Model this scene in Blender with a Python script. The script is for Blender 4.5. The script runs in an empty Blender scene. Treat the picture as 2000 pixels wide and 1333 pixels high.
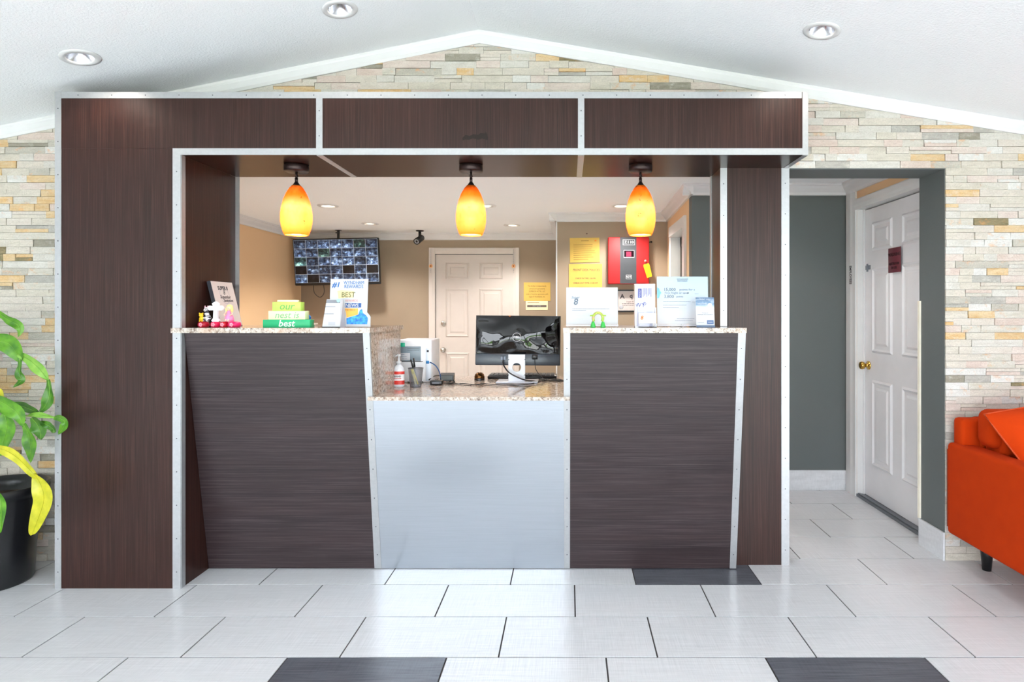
import bpy, bmesh, math, random
from mathutils import Matrix, Vector
random.seed(7)
C = bpy.context.scene.collection
R = math.radians

# ---------------------------------------------------------------- camera, world, lights, exposure
EYE = 1.3226
cd = bpy.data.cameras.new('camera'); cam = bpy.data.objects.new('camera', cd); C.objects.link(cam)
cam.location = (0, 0, EYE); cam.rotation_euler = (R(90), 0, 0)
cd.sensor_width = 36; cd.lens = 1175/2000*36; cd.shift_x = -110/2000; cd.shift_y = -58.5/2000; cd.clip_start = .05
bpy.context.scene.camera = cam
vs = bpy.context.scene.view_settings
vs.view_transform = 'Standard'; vs.look = 'None'; vs.gamma = 1; vs.use_curve_mapping = False
vs.exposure = 0.27
bpy.context.scene.cycles.use_denoising = True
bpy.context.scene.cycles.max_bounces = 10
bpy.context.scene.cycles.diffuse_bounces = 8
bpy.context.scene.cycles.sample_clamp_indirect = 6
w = bpy.data.worlds.new('sky'); bpy.context.scene.world = w; w.use_nodes = True
wn = w.node_tree.nodes; wl = w.node_tree.links
bgn = wn['Background']; bgn.inputs['Color'].default_value = (.88, .945, 1.0, 1); bgn.inputs['Strength'].default_value = 11

def arealight(name, loc, rot, sx, sy, power, col=(1, 1, 1), portal=False, spread=180):
    d = bpy.data.lights.new(name, 'AREA'); d.shape = 'RECTANGLE'; d.size = sx; d.size_y = sy; d.energy = power; d.color = col
    d.spread = R(spread)
    if portal: d.cycles.is_portal = True
    o = bpy.data.objects.new(name, d); C.objects.link(o); o.location = loc; o.rotation_euler = rot
    return o
def pointlight(name, loc, power, col, rad=.03):
    d = bpy.data.lights.new(name, 'POINT'); d.energy = power; d.color = col; d.shadow_soft_size = rad
    o = bpy.data.objects.new(name, d); C.objects.link(o); o.location = loc
    return o
def spotlight(name, loc, power, col, size=150, rad=.05):
    d = bpy.data.lights.new(name, 'SPOT'); d.energy = power; d.color = col; d.shadow_soft_size = rad; d.spot_size = R(size); d.spot_blend = .6
    o = bpy.data.objects.new(name, d); C.objects.link(o); o.location = loc
    return o
sd = bpy.data.lights.new('sun', 'SUN'); sd.energy = 14; sd.angle = R(1.5); sd.color = (1, .985, .97)
so = bpy.data.objects.new('sun', sd); C.objects.link(so); so.rotation_euler = (R(38), 0, R(8))
WIN_Y = -3.2                      # glazed front of the lobby, behind the camera
for i, (x, wd) in enumerate([(-2.85, 1.9), (-.8, 1.9), (1.25, 1.9), (3.3, 1.7)]):
    arealight('window_daylight', (x, WIN_Y-.06, 1.13), (R(90), 0, 0), wd, 1.94, 1, portal=True)
WARM = (1, .95, .885); SOFTWARM = (1, .88, .76)
CZ = 2.2548                       # office ceiling
LOBBY_LAMP, OFFICE_LAMP, HALL_FILL, PENDANT = 9, 78, 26, 8

# ---------------------------------------------------------------- helpers
def P(px, py, Z):                 # a point seen at photo pixel px,py and standing Z metres into the room
    return Vector(((px-1110)*Z/1175, Z, EYE+(608-py)*Z/1175))
def X(px, Z): return (px-1110)*Z/1175
def H(py, Z): return EYE+(608-py)*Z/1175

def lin(c):
    r = []
    for v in c[:3]:
        v = v/255
        r.append(v/12.92 if v <= .04045 else ((v+.055)/1.055)**2.4)
    return (*r, 1)
class NT:
    def __init__(s, name):
        s.m = bpy.data.materials.new(name); s.m.use_nodes = True; s.n = s.m.node_tree.nodes; s.l = s.m.node_tree.links
        s.b = s.n['Principled BSDF']; s._pos = None
    def new(s, t, **kw):
        n = s.n.new(t)
        for k, v in kw.items(): setattr(n, k, v)
        return n
    def pos(s):
        if not s._pos: s._pos = s.new('ShaderNodeNewGeometry').outputs['Position']
        return s._pos
    def noise(s, scale=(1, 1, 1), detail=3, rough=.55, off=0):
        mp = s.new('ShaderNodeMapping'); mp.inputs['Scale'].default_value = scale; mp.inputs['Location'].default_value = (off, off*1.7, off*.6)
        s.l.new(s.pos(), mp.inputs['Vector'])
        n = s.new('ShaderNodeTexNoise'); n.inputs['Scale'].default_value = 1; n.inputs['Detail'].default_value = detail; n.inputs['Roughness'].default_value = rough
        s.l.new(mp.outputs[0], n.inputs['Vector'])
        return n.outputs[0]
    def ramp(s, fac, stops):
        r = s.new('ShaderNodeValToRGB'); s.l.new(fac, r.inputs[0])
        e = r.color_ramp.elements
        while len(e) < len(stops): e.new(.5)
        for el, (p, c) in zip(e, stops): el.position = p; el.color = c
        return r.outputs[0]
    def mix(s, fac, a, b, mode='MIX'):
        m = s.new('ShaderNodeMix', data_type='RGBA', blend_type=mode)
        for inp, v in ((m.inputs[0], fac), (m.inputs[6], a), (m.inputs[7], b)):
            if hasattr(v, 'links') or isinstance(v, bpy.types.NodeSocket): s.l.new(v, inp)
            else: inp.default_value = v
        return m.outputs[2]
    def col(s, v):
        if isinstance(v, bpy.types.NodeSocket): s.l.new(v, s.b.inputs['Base Color'])
        else: s.b.inputs['Base Color'].default_value = v
    def bump(s, h, dist=.002, strength=.5):
        b = s.new('ShaderNodeBump'); b.inputs['Distance'].default_value = dist; b.inputs['Strength'].default_value = strength
        s.l.new(h, b.inputs['Height']); s.l.new(b.outputs[0], s.b.inputs['Normal'])
    def set(s, rough=.5, metal=0, **kw):
        s.b.inputs['Roughness'].default_value = rough; s.b.inputs['Metallic'].default_value = metal
        for k, v in kw.items(): s.b.inputs[k.replace('_', ' ')].default_value = v
        return s.m
_cache = {}
def plain(c, rough=.5, metal=0, name=None, spec=None, var=.06):
    k = (tuple(c), rough, metal)
    if k in _cache: return _cache[k]
    t = NT(name or 'paint_%d_%d_%d' % tuple(int(v) for v in c))
    a = lin(c); n = t.noise((9, 9, 9), 2)
    t.col(t.ramp(n, [(.35, tuple(v*(1-var) for v in a[:3])+(1,)), (.65, tuple(min(1, v*(1+var)) for v in a[:3])+(1,))]))
    m = t.set(rough, metal); _cache[k] = m
    return m
def emit(c, s, name):
    t = NT(name); t.col(lin(c)); t.b.inputs['Emission Color'].default_value = lin(c); t.b.inputs['Emission Strength'].default_value = s
    return t.set(.5)

def laminate(name, scale, cs=((22, 16, 17), (44, 35, 37), (74, 63, 66), (56, 42, 42)), spec=.4):
    t = NT(name)
    n = t.noise(scale, 4, .7); big = t.noise(tuple(v*.11 for v in scale), 3, .6, 3)
    c = t.ramp(n, [(.30, lin(cs[0])), (.5, lin(cs[1])), (.72, lin(cs[2]))])
    c = t.mix(t.ramp(big, [(.35, (0, 0, 0, 1)), (.7, (.45, .45, .45, 1))]), c, lin(cs[3]))
    t.col(c); t.bump(n, .0006, .4)
    return t.set(.36, 0, Specular_IOR_Level=spec)
M = {}
M['lam_v'] = laminate('dark_laminate_upright_grain', (210, 210, 2.5), ((20, 8, 7), (42, 22, 18), (70, 45, 37), (54, 28, 22)), .30)
M['lam_h'] = laminate('dark_laminate_level_grain', (2.5, 210, 210))
def dark_gloss():
    t = NT('dark_laminate_soffit'); n = t.noise((5, 120, 120), 4, .7)
    t.col(t.ramp(n, [(.3, lin((30, 17, 14))), (.7, lin((54, 32, 26)))])); return t.set(.26, 0, Specular_IOR_Level=.12)
M['soffit'] = dark_gloss()
def alu(name, base, scale, rough, metal=.85):
    t = NT(name); n = t.noise(scale, 4, .65); a = lin(base)
    t.col(t.ramp(n, [(.3, tuple(v*.90 for v in a[:3])+(1,)), (.7, a)]))
    t.bump(n, .0003, .25); return t.set(rough, metal)
M['trim'] = alu('aluminium_trim', (176, 177, 179), (60, 60, 60), .38, .6)
M['sheet'] = alu('brushed_aluminium_sheet', (184, 190, 198), (4, 200, 420), .28, .8)
M['screw'] = plain((70, 70, 78), .4, .6)
def granite():
    t = NT('speckled_granite'); n = t.noise((150, 150, 150), 3, .6); n2 = t.noise((60, 60, 60), 4, .7, 5); n3 = t.noise((9, 14, 9), 3, .6, 9)
    c = t.ramp(n2, [(.34, lin((104, 88, 78))), (.44, lin((162, 148, 136))), (.6, lin((196, 186, 176)))])
    c = t.mix(t.ramp(n, [(.60, (0, 0, 0, 1)), (.66, (1, 1, 1, 1))]), c, lin((70, 58, 54)))
    c = t.mix(t.ramp(n3, [(.45, (0, 0, 0, 1)), (.75, (.35, .35, .35, 1))]), c, lin((190, 140, 100)))
    t.col(c); return t.set(.09)
M['granite'] = granite()
def stucco(name, c, c2, rough=.85, bs=220, bd=.003):
    t = NT(name); n = t.noise((bs, bs, bs), 2, .6); b = t.noise((3, 3, 3), 3, .5, 2)
    t.col(t.mix(b, lin(c), lin(c2))); t.bump(n, bd, .6); return t.set(rough)
M['ceil'] = stucco('textured_white_ceiling', (236, 240, 242), (240, 243, 244), .9, 110, .004)
M['ceil_o'] = stucco('textured_office_ceiling', (234, 237, 238), (237, 240, 241), .9, 90, .004)
M['greygreen'] = stucco('grey_green_paint', (90, 96, 96), (96, 101, 100), .8, 260, .002)
M['taupe'] = stucco('taupe_paint', (150, 134, 116), (162, 145, 124), .8, 260, .002)
M['beige'] = stucco('beige_paint', (220, 184, 142), (226, 190, 150), .8, 260, .002)
M['white'] = plain((214, 214, 214), .35, var=.015)
M['doorwhite'] = plain((222, 222, 225), .38, var=.015)
M['backing'] = plain((120, 112, 104), .9)
def tile(name, c1, c2, dark=False):
    t = NT(name)
    a = t.noise((300, 6, 30), 3, .7); b = t.noise((7, 260, 30), 3, .7, 4); g = t.noise((.9, 1.3, 1), 2, .5, 8)
    if dark: f = t.mix(.25, b, a)
    else: f = t.mix(.5, a, b)
    c = t.ramp(f, [(.36, lin(c1)), (.62, lin(c2))])
    t.col(t.mix(g, c, tuple(v*.93 for v in lin(c2)[:3])+(1,)) if not dark else c)
    t.bump(f, .0004, .2)
    return t.set(.2 if not dark else .3)
M['tile'] = tile('linen_floor_tile', (176, 178, 182), (214, 215, 218))
M['tile_dark'] = tile('charcoal_floor_tile', (58, 60, 68), (96, 98, 106), True)
M['grout'] = plain((66, 62, 62), .9)
M['orange'] = None
def fabric(name, c, c2, sc=700):
    t = NT(name); n = t.noise((sc, sc, sc), 2, .7); b = t.noise((14, 14, 14), 3, .5, 2)
    t.col(t.mix(t.mix(.5, n, b), lin(c), lin(c2))); t.bump(n, .0015, .5); return t.set(.95, 0, Specular_IOR_Level=.15)
M['orange'] = fabric('orange_upholstery', (168, 44, 1), (196, 60, 3))
M['black'] = plain((22, 22, 24), .35)
M['blackgloss'] = plain((12, 12, 14), .12)
M['chrome'] = plain((225, 225, 228), .14, 1, 'chrome')
M['brass'] = plain((212, 170, 84), .2, 1, 'brass')
M['steel'] = plain((190, 188, 182), .3, 1, 'satin_steel')
M['bronze'] = plain((50, 38, 37), .35, .7, 'dark_bronze')
M['paper'] = plain((192, 194, 198), .6, var=.01)
M['ink'] = plain((60, 60, 66), .6)
M['palegrey'] = plain((170, 172, 180), .6)

class MB:
    def __init__(s): s.v = []; s.f = []; s.mi = []; s.sm = []; s.cur = 0; s.smooth = False
    def add(s, vs, fs, smooth=None):
        o = len(s.v); s.v += [Vector(v) for v in vs]
        for f in fs: s.f.append([o+i for i in f]); s.mi.append(s.cur); s.sm.append(s.smooth if smooth is None else smooth)
        return s
    def box(s, x0, x1, y0, y1, z0, z1):
        v = [(x, y, z) for x in (x0, x1) for y in (y0, y1) for z in (z0, z1)]
        return s.add(v, [(0, 1, 3, 2), (4, 6, 7, 5), (0, 4, 5, 1), (2, 3, 7, 6), (0, 2, 6, 4), (1, 5, 7, 3)])
    def rbox(s, x0, x1, y0, y1, z0, z1, r=.005, seg=2, M=None):
        bm = bmesh.new(); bmesh.ops.create_cube(bm, size=1)
        for v in bm.verts: v.co = ((x0+x1)/2+v.co.x*(x1-x0), (y0+y1)/2+v.co.y*(y1-y0), (z0+z1)/2+v.co.z*(z1-z0))
        r = min(r, (x1-x0)*.49, (y1-y0)*.49, (z1-z0)*.49)
        bmesh.ops.bevel(bm, geom=bm.edges[:], offset=r, segments=seg, profile=.5, affect='EDGES')
        return s.frombm(bm, M, True)
    def frombm(s, bm, M=None, smooth=False):
        bm.verts.index_update()
        s.add([(M @ v.co if M else v.co.copy()) for v in bm.verts], [[v.index for v in f.verts] for f in bm.faces], smooth)
        bm.free(); return s
    def prism(s, pts, a, b, axis='x'):     # polygon in the other two axes, extruded a..b
        n = len(pts)
        def q(p, t): return (t, p[0], p[1]) if axis == 'x' else (p[0], t, p[1]) if axis == 'y' else (p[0], p[1], t)
        v = [q(p, a) for p in pts]+[q(p, b) for p in pts]
        return s.add(v, [list(range(n))[::-1], list(range(n, 2*n))]+[(i, (i+1) % n, n+(i+1) % n, n+i) for i in range(n)])
    def lathe(s, prof, c=(0, 0, 0), seg=24, M=None, caps=True):   # prof: (radius, z)
        v = []; f = []
        for r, z in prof:
            for k in range(seg):
                a = 2*math.pi*k/seg; p = Vector((r*math.cos(a), r*math.sin(a), z))
                v.append((M @ p if M else p)+Vector(c))
        for j in range(len(prof)-1):
            for k in range(seg): f.append((j*seg+k, j*seg+(k+1) % seg, (j+1)*seg+(k+1) % seg, (j+1)*seg+k))
        if caps: f.append(list(range(seg))[::-1]); f.append([(len(prof)-1)*seg+k for k in range(seg)])
        return s.add(v, f, True)
    def cyl(s, p0, p1, r, seg=12, r1=None):
        p0 = Vector(p0); p1 = Vector(p1); d = p1-p0; q = d.to_track_quat('Z', 'Y').to_matrix().to_4x4()
        return s.lathe([(r, 0), (r if r1 is None else r1, d.length)], p0, seg, q)
    def ball(s, c, r, sx=1, sy=1, sz=1, seg=14, M=None):
        bm = bmesh.new(); bmesh.ops.create_uvsphere(bm, u_segments=seg, v_segments=max(6, seg*2//3), radius=r)
        mt = Matrix.Translation(c) @ (M or Matrix()) @ Matrix.Diagonal((sx, sy, sz, 1))
        return s.frombm(bm, mt, True)
    def tube(s, pts, r, seg=8, taper=None):
        pts = [Vector(p) for p in pts]; n = len(pts); v = []; f = []
        up = Vector((.13, .21, .97))
        for i, p in enumerate(pts):
            t = (pts[min(i+1, n-1)]-pts[max(i-1, 0)]).normalized()
            a = t.cross(up).normalized(); b = t.cross(a)
            rr = r if not taper else r*(1-(1-taper)*i/(n-1))
            for k in range(seg):
                g = 2*math.pi*k/seg; v.append(p+a*rr*math.cos(g)+b*rr*math.sin(g))
        for i in range(n-1):
            for k in range(seg): f.append((i*seg+k, i*seg+(k+1) % seg, (i+1)*seg+(k+1) % seg, (i+1)*seg+k))
        f += [list(range(seg))[::-1], [(n-1)*seg+k for k in range(seg)]]
        return s.add(v, f, True)
    def xf(s, M): s.v = [M @ v for v in s.v]; return s
    def mat(s, i): s.cur = i; return s
def spline(pts, n=6):
    pts = [Vector(p) for p in pts]; out = []
    for i in range(len(pts)-1):
        p0 = pts[max(i-1, 0)]; p1 = pts[i]; p2 = pts[i+1]; p3 = pts[min(i+2, len(pts)-1)]
        for k in range(n):
            t = k/n
            out.append(.5*((2*p1)+(p2-p0)*t+(2*p0-5*p1+4*p2-p3)*t*t+(-p0+3*p1-3*p2+p3)*t**3))
    out.append(pts[-1]); return out
def chain(o):
    v = Vector((0, 0, 0))
    while o: v += o.location; o = o.parent
    return v
def obj(name, mb, mats, parent=None, label=None, kind=None):
    """one mesh object; vertices are given in world metres"""
    me = bpy.data.meshes.new(name); off = chain(parent) if parent else Vector((0, 0, 0))
    if mb.v:
        lo = Vector([min(v[i] for v in mb.v) for i in range(3)]); hi = Vector([max(v[i] for v in mb.v) for i in range(3)])
        org = Vector(((lo.x+hi.x)/2, (lo.y+hi.y)/2, lo.z))
    else: org = Vector((0, 0, 0))
    me.from_pydata([v-org for v in mb.v], [], mb.f)
    if not isinstance(mats, (list, tuple)): mats = [mats]
    for m in mats: me.materials.append(m)
    me.polygons.foreach_set('material_index', mb.mi); me.polygons.foreach_set('use_smooth', mb.sm)
    me.update()
    o = bpy.data.objects.new(name, me); C.objects.link(o); o.location = org-off
    if parent: o.parent = parent
    if label: o['label'] = label
    if kind: o['kind'] = kind
    return o
def fixn(o):
    bm = bmesh.new(); bm.from_mesh(o.data); bmesh.ops.recalc_face_normals(bm, faces=bm.faces); bm.to_mesh(o.data); bm.free(); return o
def thing(name, label, cat, loc, group=None):
    o = bpy.data.objects.new(name, None); C.objects.link(o); o.location = loc; o.empty_display_size = .05
    o['label'] = label; o['category'] = cat
    if group: o['group'] = group
    return o
def tag(o, label, cat, group=None):
    o['label'] = label; o['category'] = cat
    if group: o['group'] = group
    return o
def struct(name, mb, mats, label=None):
    o = obj(name, mb, mats, kind='structure')
    if label: o['label'] = label
    return o
def sempty(name, loc, label=None):
    o = bpy.data.objects.new(name, None); C.objects.link(o); o.location = loc; o['kind'] = 'structure'
    if label: o['label'] = label
    return o
def text(s, size, Mx, mat, parent, name='lettering', ext=.0004, align='CENTER', shear=0, sx=1, bold=0, label=None):
    cu = bpy.data.curves.new('t', 'FONT'); cu.body = s; cu.size = size; cu.align_x = align; cu.align_y = 'CENTER'
    cu.extrude = ext; cu.shear = shear; cu.offset = bold*size; cu.resolution_u = 2
    to = bpy.data.objects.new('t', cu); me = to.to_mesh()
    mb = MB(); mb.add([Vector((v.co.x*sx, v.co.y, v.co.z)) for v in me.vertices], [list(p.vertices) for p in me.polygons])
    to.to_mesh_clear(); bpy.data.objects.remove(to); bpy.data.curves.remove(cu)
    mb.xf(Mx)
    return obj(name, mb, mat, parent, label)
FRONT = Matrix.Rotation(R(90), 4, 'X')      # text faces the lobby (-Y)
def at(p, rot=FRONT): return Matrix.Translation(p) @ rot
def rules(rows, Mx, mat, parent, name='print', depth=.0005, dash=False, seed=1):
    """flat rows of small print: (x0,x1,z,height) in the board's own frame, y just in front"""
    rnd = random.Random(seed); mb = MB()
    for x0, x1, z, h in rows:
        if dash:
            x = x0
            while x < x1:
                wl_ = rnd.uniform(1.5, 5)*h; e = min(x+wl_, x1); mb.box(x, e, -depth, 0, z-h/2, z+h/2); x = e+h*.7
        else: mb.box(x0, x1, -depth, 0, z-h/2, z+h/2)
    mb.xf(Mx); return obj(name, mb, mat, parent)

# ---------------------------------------------------------------- floor
def floor():
    g = MB(); g.box(-4.2, 4.6, WIN_Y, 7.6, -.06, -.0035)
    f = struct('floor', g, M['grout'], 'pale linen-look floor tiles with dark grout and a few charcoal tiles')
    W, D, Y0 = .6075, .3052, 2.297
    offs = {-1: .1436, 0: .341, 1: .030, 2: .327, 3: .023, 4: .318, 5: -.016, 6: .318}
    rest = MB(); gap = .0032
    for k in range(-18, 18):
        y0 = Y0+D*k; y1 = y0+D
        if y1 < WIN_Y or y0 > 7.5: continue
        o = offs.get(k, (.03 if k % 2 else .34))
        for i in range(-9, 9):
            x0 = o+W*i; x1 = x0+W
            if x1 < -4.2 or x0 > 4.6: continue
            a, b, c, d = x0+gap, x1-gap, max(y0+gap, WIN_Y), y1-gap
            dark = (k == 2 and abs(x0-.327) < .01) or (k == -1 and (abs(x0+1.0714) < .02 or abs(x0-.7511) < .02))
            if k >= 7 or y0 < 1.9 or abs(x0) > 3.6 or (k >= 3 and not (.55 < x1 and x0 < 2.3)):
                rest.box(max(a, -4.2), min(b, 4.6), c, d, -.0034, 0); continue
            m = MB(); m.box(a, b, c, d, -.0034, random.uniform(-.0003, .0003))
            if k == -1 and not dark and x1 > 3: pass
            t = obj('floor_tile', m, M['tile_dark'] if dark else M['tile'], f)
            if dark: t['label'] = 'charcoal tile'
    obj('outlying_tiles', rest, M['tile'], f, kind='stuff')
floor()

# ---------------------------------------------------------------- lobby shell
APX, APZ, SL, SR = -.47, 2.804, .2, .168
def cz(x): return APZ-(SL*(APX-x) if x < APX else SR*(x-APX))
LX, RX = -3.95, 4.35
SW = 3.19                      # face of the wall behind the stone veneer
def sheet_holes(us, vs, holes, f3, mb):
    """rectangle us x vs cut with round holes (cu,cv,r); f3(u,v)->point"""
    U = sorted(set([us[0], us[1]]+[h[0]+s*h[2]*1.6 for h in holes for s in (-1, 1)]))
    V = sorted(set([vs[0], vs[1]]+[h[1]+s*h[2]*1.6 for h in holes for s in (-1, 1)]))
    for i in range(len(U)-1):
        for j in range(len(V)-1):
            u0, u1, v0, v1 = U[i], U[i+1], V[j], V[j+1]; hh = None
            for h in holes:
                if u0 <= h[0] <= u1 and v0 <= h[1] <= v1: hh = h
            if not hh: mb.add([f3(u0, v0), f3(u1, v0), f3(u1, v1), f3(u0, v1)], [(0, 1, 2, 3)]); continue
            n = 32; inner = []; outer = []
            for k in range(n):
                a = 2*math.pi*k/n; c_, s_ = math.cos(a), math.sin(a)
                inner.append(f3(hh[0]+c_*hh[2], hh[1]+s_*hh[2]))
                su = (u1-hh[0]) if c_ > 0 else (hh[0]-u0); sv = (v1-hh[1]) if s_ > 0 else (hh[1]-v0)
                t = min(su/abs(c_) if abs(c_) > 1e-6 else 9, sv/abs(s_) if abs(s_) > 1e-6 else 9)
                outer.append(f3(hh[0]+c_*t, hh[1]+s_*t))
            crn = [f3(u0, v0), f3(u1, v0), f3(u1, v1), f3(u0, v1)]
            base = inner+outer+crn
            fs = []
            for k in range(n):
                k2 = (k+1) % n; a0 = 2*math.pi*k/n; poly = [k, n+k]
                # insert the corner when the two rays end on different sides
                p, q = Vector(outer[k]), Vector(outer[k2]); best = None
                def side(a):
                    c_, s_ = math.cos(a), math.sin(a)
                    su = (u1-hh[0]) if c_ > 0 else (hh[0]-u0); sv = (v1-hh[1]) if s_ > 0 else (hh[1]-v0)
                    tu = su/abs(c_) if abs(c_) > 1e-6 else 9; tv = sv/abs(s_) if abs(s_) > 1e-6 else 9
                    return ('u', c_ > 0) if tu <= tv else ('v', s_ > 0)
                A, B = side(a0), side(a0+2*math.pi/n)
                if A != B:
                    hu = A[1] if A[0] == 'u' else B[1]; hv = A[1] if A[0] == 'v' else B[1]
                    poly.append(2*n+{(False, False): 0, (True, False): 1, (True, True): 2, (False, True): 3}[(hu, hv)])
                poly += [n+k2, k2]; fs.append(poly)
            mb.add(base, fs)
LAMPS = [(157, 112), (664, 18), (1605, 60)]
def lamp_on_slope(px, py):
    s, sg = (SL, -1) if px < 900 else (SR, 1)
    a = (px-1110)/1175; b = (608-py)/1175
    # EYE + bZ = APZ - s*sg*(aZ-APX)
    Z = (APZ+s*sg*APX-EYE)/(b+s*sg*a)
    return a*Z, Z
lob = [lamp_on_slope(*p) for p in LAMPS]
LR = .055
mb = MB()
sheet_holes((LX, APX), (WIN_Y, SW), [(x, y, LR) for x, y in lob[:2]], lambda u, v: (u, v, cz(u)), mb)
sheet_holes((APX, RX), (WIN_Y, SW), [(x, y, LR) for x, y in lob[2:]], lambda u, v: (u, v, cz(u)), mb)
mb.add([(LX, WIN_Y, cz(LX)+.3), (APX, WIN_Y, APZ+.3), (RX, WIN_Y, cz(RX)+.3), (RX, SW+.3, cz(RX)+.3), (APX, SW+.3, APZ+.3), (LX, SW+.3, cz(LX)+.3)], [(0, 1, 4, 5), (1, 2, 3, 4)])
struct('ceiling', mb, M['ceil'], 'textured white sloping lobby ceiling rising to a ridge')

# left and right lobby walls and the glazed front behind the camera
m = MB(); m.box(LX-.1, LX, WIN_Y, SW+.15, 0, cz(LX)+.2); struct('wall_left', m, plain((228, 230, 232), .8))
m = MB(); m.box(RX, RX+.1, WIN_Y, SW+.2, 0, cz(RX)+.2); struct('wall_right', m, plain((228, 230, 232), .8, name='pale_wall_paint'))
m = MB()
m.prism([(LX, 2.10), (RX, 2.0), (RX, cz(RX)+.1), (APX, APZ+.1), (LX, cz(LX)+.1)], WIN_Y-.1, WIN_Y, 'y')
m.box(LX, RX, WIN_Y-.1, WIN_Y, 0, .16)
for x0, x1 in ((LX, -3.8), (-1.9, -1.75), (.15, .3), (2.2, 2.45), (4.15, RX)): m.box(x0, x1, WIN_Y-.1, WIN_Y, .16, 2.1)
struct('wall_rear', m, plain((230, 228, 222), .8, name='rear_wall_paint'))
for i, (x0, x1) in enumerate(((-3.8, -1.9), (-1.75, .15), (.3, 2.2), (2.45, 4.15))):
    m = MB()
    for a, b in ((x0, x0+.05), (x1-.05, x1), ((x0+x1)/2-.02, (x0+x1)/2+.02)): m.box(a, b, WIN_Y-.05, WIN_Y-.01, .16, 2.1)
    for a, b in ((.16, .21), (2.0, 2.1)): m.box(x0, x1, WIN_Y-.05, WIN_Y-.01, a, b)
    struct('window_%d' % (i+1), m, M['black'])
m = MB(); m.box(-14, 14, -30, WIN_Y-8, -.2, -.1); struct('ground', m, fabric('lawn', (74, 112, 50), (110, 145, 70), 60))
m = MB(); m.box(-14, 14, WIN_Y-8, WIN_Y-.1, -.2, -.08); struct('bounce_pavement', m, plain((215, 213, 208), .9))  # unseen paving, made deep and pale to bounce light onto the ceiling

# stone wall with openings
wb = MB()
wb.prism([(LX, 0), (-2.40, 0), (-2.40, cz(-2.40)), (LX, cz(LX))], SW, 3.337, 'y')
wb.prism([(-2.40, 2.08), (1.15, 2.08), (1.15, cz(1.15)), (APX, APZ), (-2.40, cz(-2.40))], SW, 3.337, 'y')
wb.prism([(1.15, 2.075), (1.9945, 2.075), (1.9945, cz(1.9945)), (1.15, cz(1.15))], SW, 3.41, 'y')
wb.prism([(1.9945, 0), (RX, 0), (RX, cz(RX)), (1.9945, cz(1.9945))], SW, 3.41, 'y')
back = struct('wall_back', wb, M['greygreen'], 'split-face stone veneer wall with the desk opening and a hall opening')
# stone materials
def stone(i, c, c2):
    t = NT('split_stone_%d' % i)
    n = t.noise((14, 14, 60), 4, .6, i*3.1); n2 = t.noise((120, 120, 160), 3, .7, i); st = t.noise((22, 22, 30), 3, .6, i*7+2)
    col = t.mix(t.ramp(n, [(.4, (0, 0, 0, 1)), (.7, (1, 1, 1, 1))]), lin(c), lin(c2))
    col = t.mix(t.ramp(st, [(.56, (0, 0, 0, 1)), (.72, (.55, .55, .55, 1))]), col, lin((214, 150, 84)) if i % 3 == 0 else lin((206, 200, 190)))
    t.col(t.mix(t.ramp(n2, [(.3, (.3, .3, .3, 1)), (.6, (0, 0, 0, 1))]), col, lin([v*.72 for v in c])))
    t.bump(n2, .004, .7); return t.set(.8)
SC = [((220, 194, 154), (206, 168, 116)), ((216, 176, 122), (226, 202, 164)), ((216, 208, 194), (196, 188, 174)), ((186, 180, 168), (202, 196, 184)),
      ((162, 156, 142), (138, 132, 116)), ((216, 212, 204), (202, 196, 186)), ((224, 222, 217), (212, 208, 202)), ((222, 208, 198), (206, 188, 178)),
      ((206, 198, 186), (222, 212, 198)), ((128, 116, 84), (160, 146, 112)), ((212, 202, 190), (220, 212, 202)), ((208, 188, 176), (222, 206, 196)),
      ((214, 208, 198), (196, 190, 174)), ((186, 182, 174), (168, 164, 156))]
SC = [tuple(tuple(v*.93 for v in c) for c in p) for p in SC]
SM = [stone(i, a, b) for i, (a, b) in enumerate(SC)]
W_L = [6, 5, 9, 4, 2.2, 4, 2, 3, 3, 2, 3, 1, 5, 3]
W_T = [5, 3, 9, 4, 1.5, 7, 4, 6, 7, 1, 8, 4, 6, 4]
W_R = [2.4, .8, 8, 1.6, .2, 9, 6, 8, 7, .25, 9, 5, 6, 3]
W_LL = [2, 2, 7, 7, 4, 3, 2, 3, 6, 3, 3, 2, 5, 6]
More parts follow.
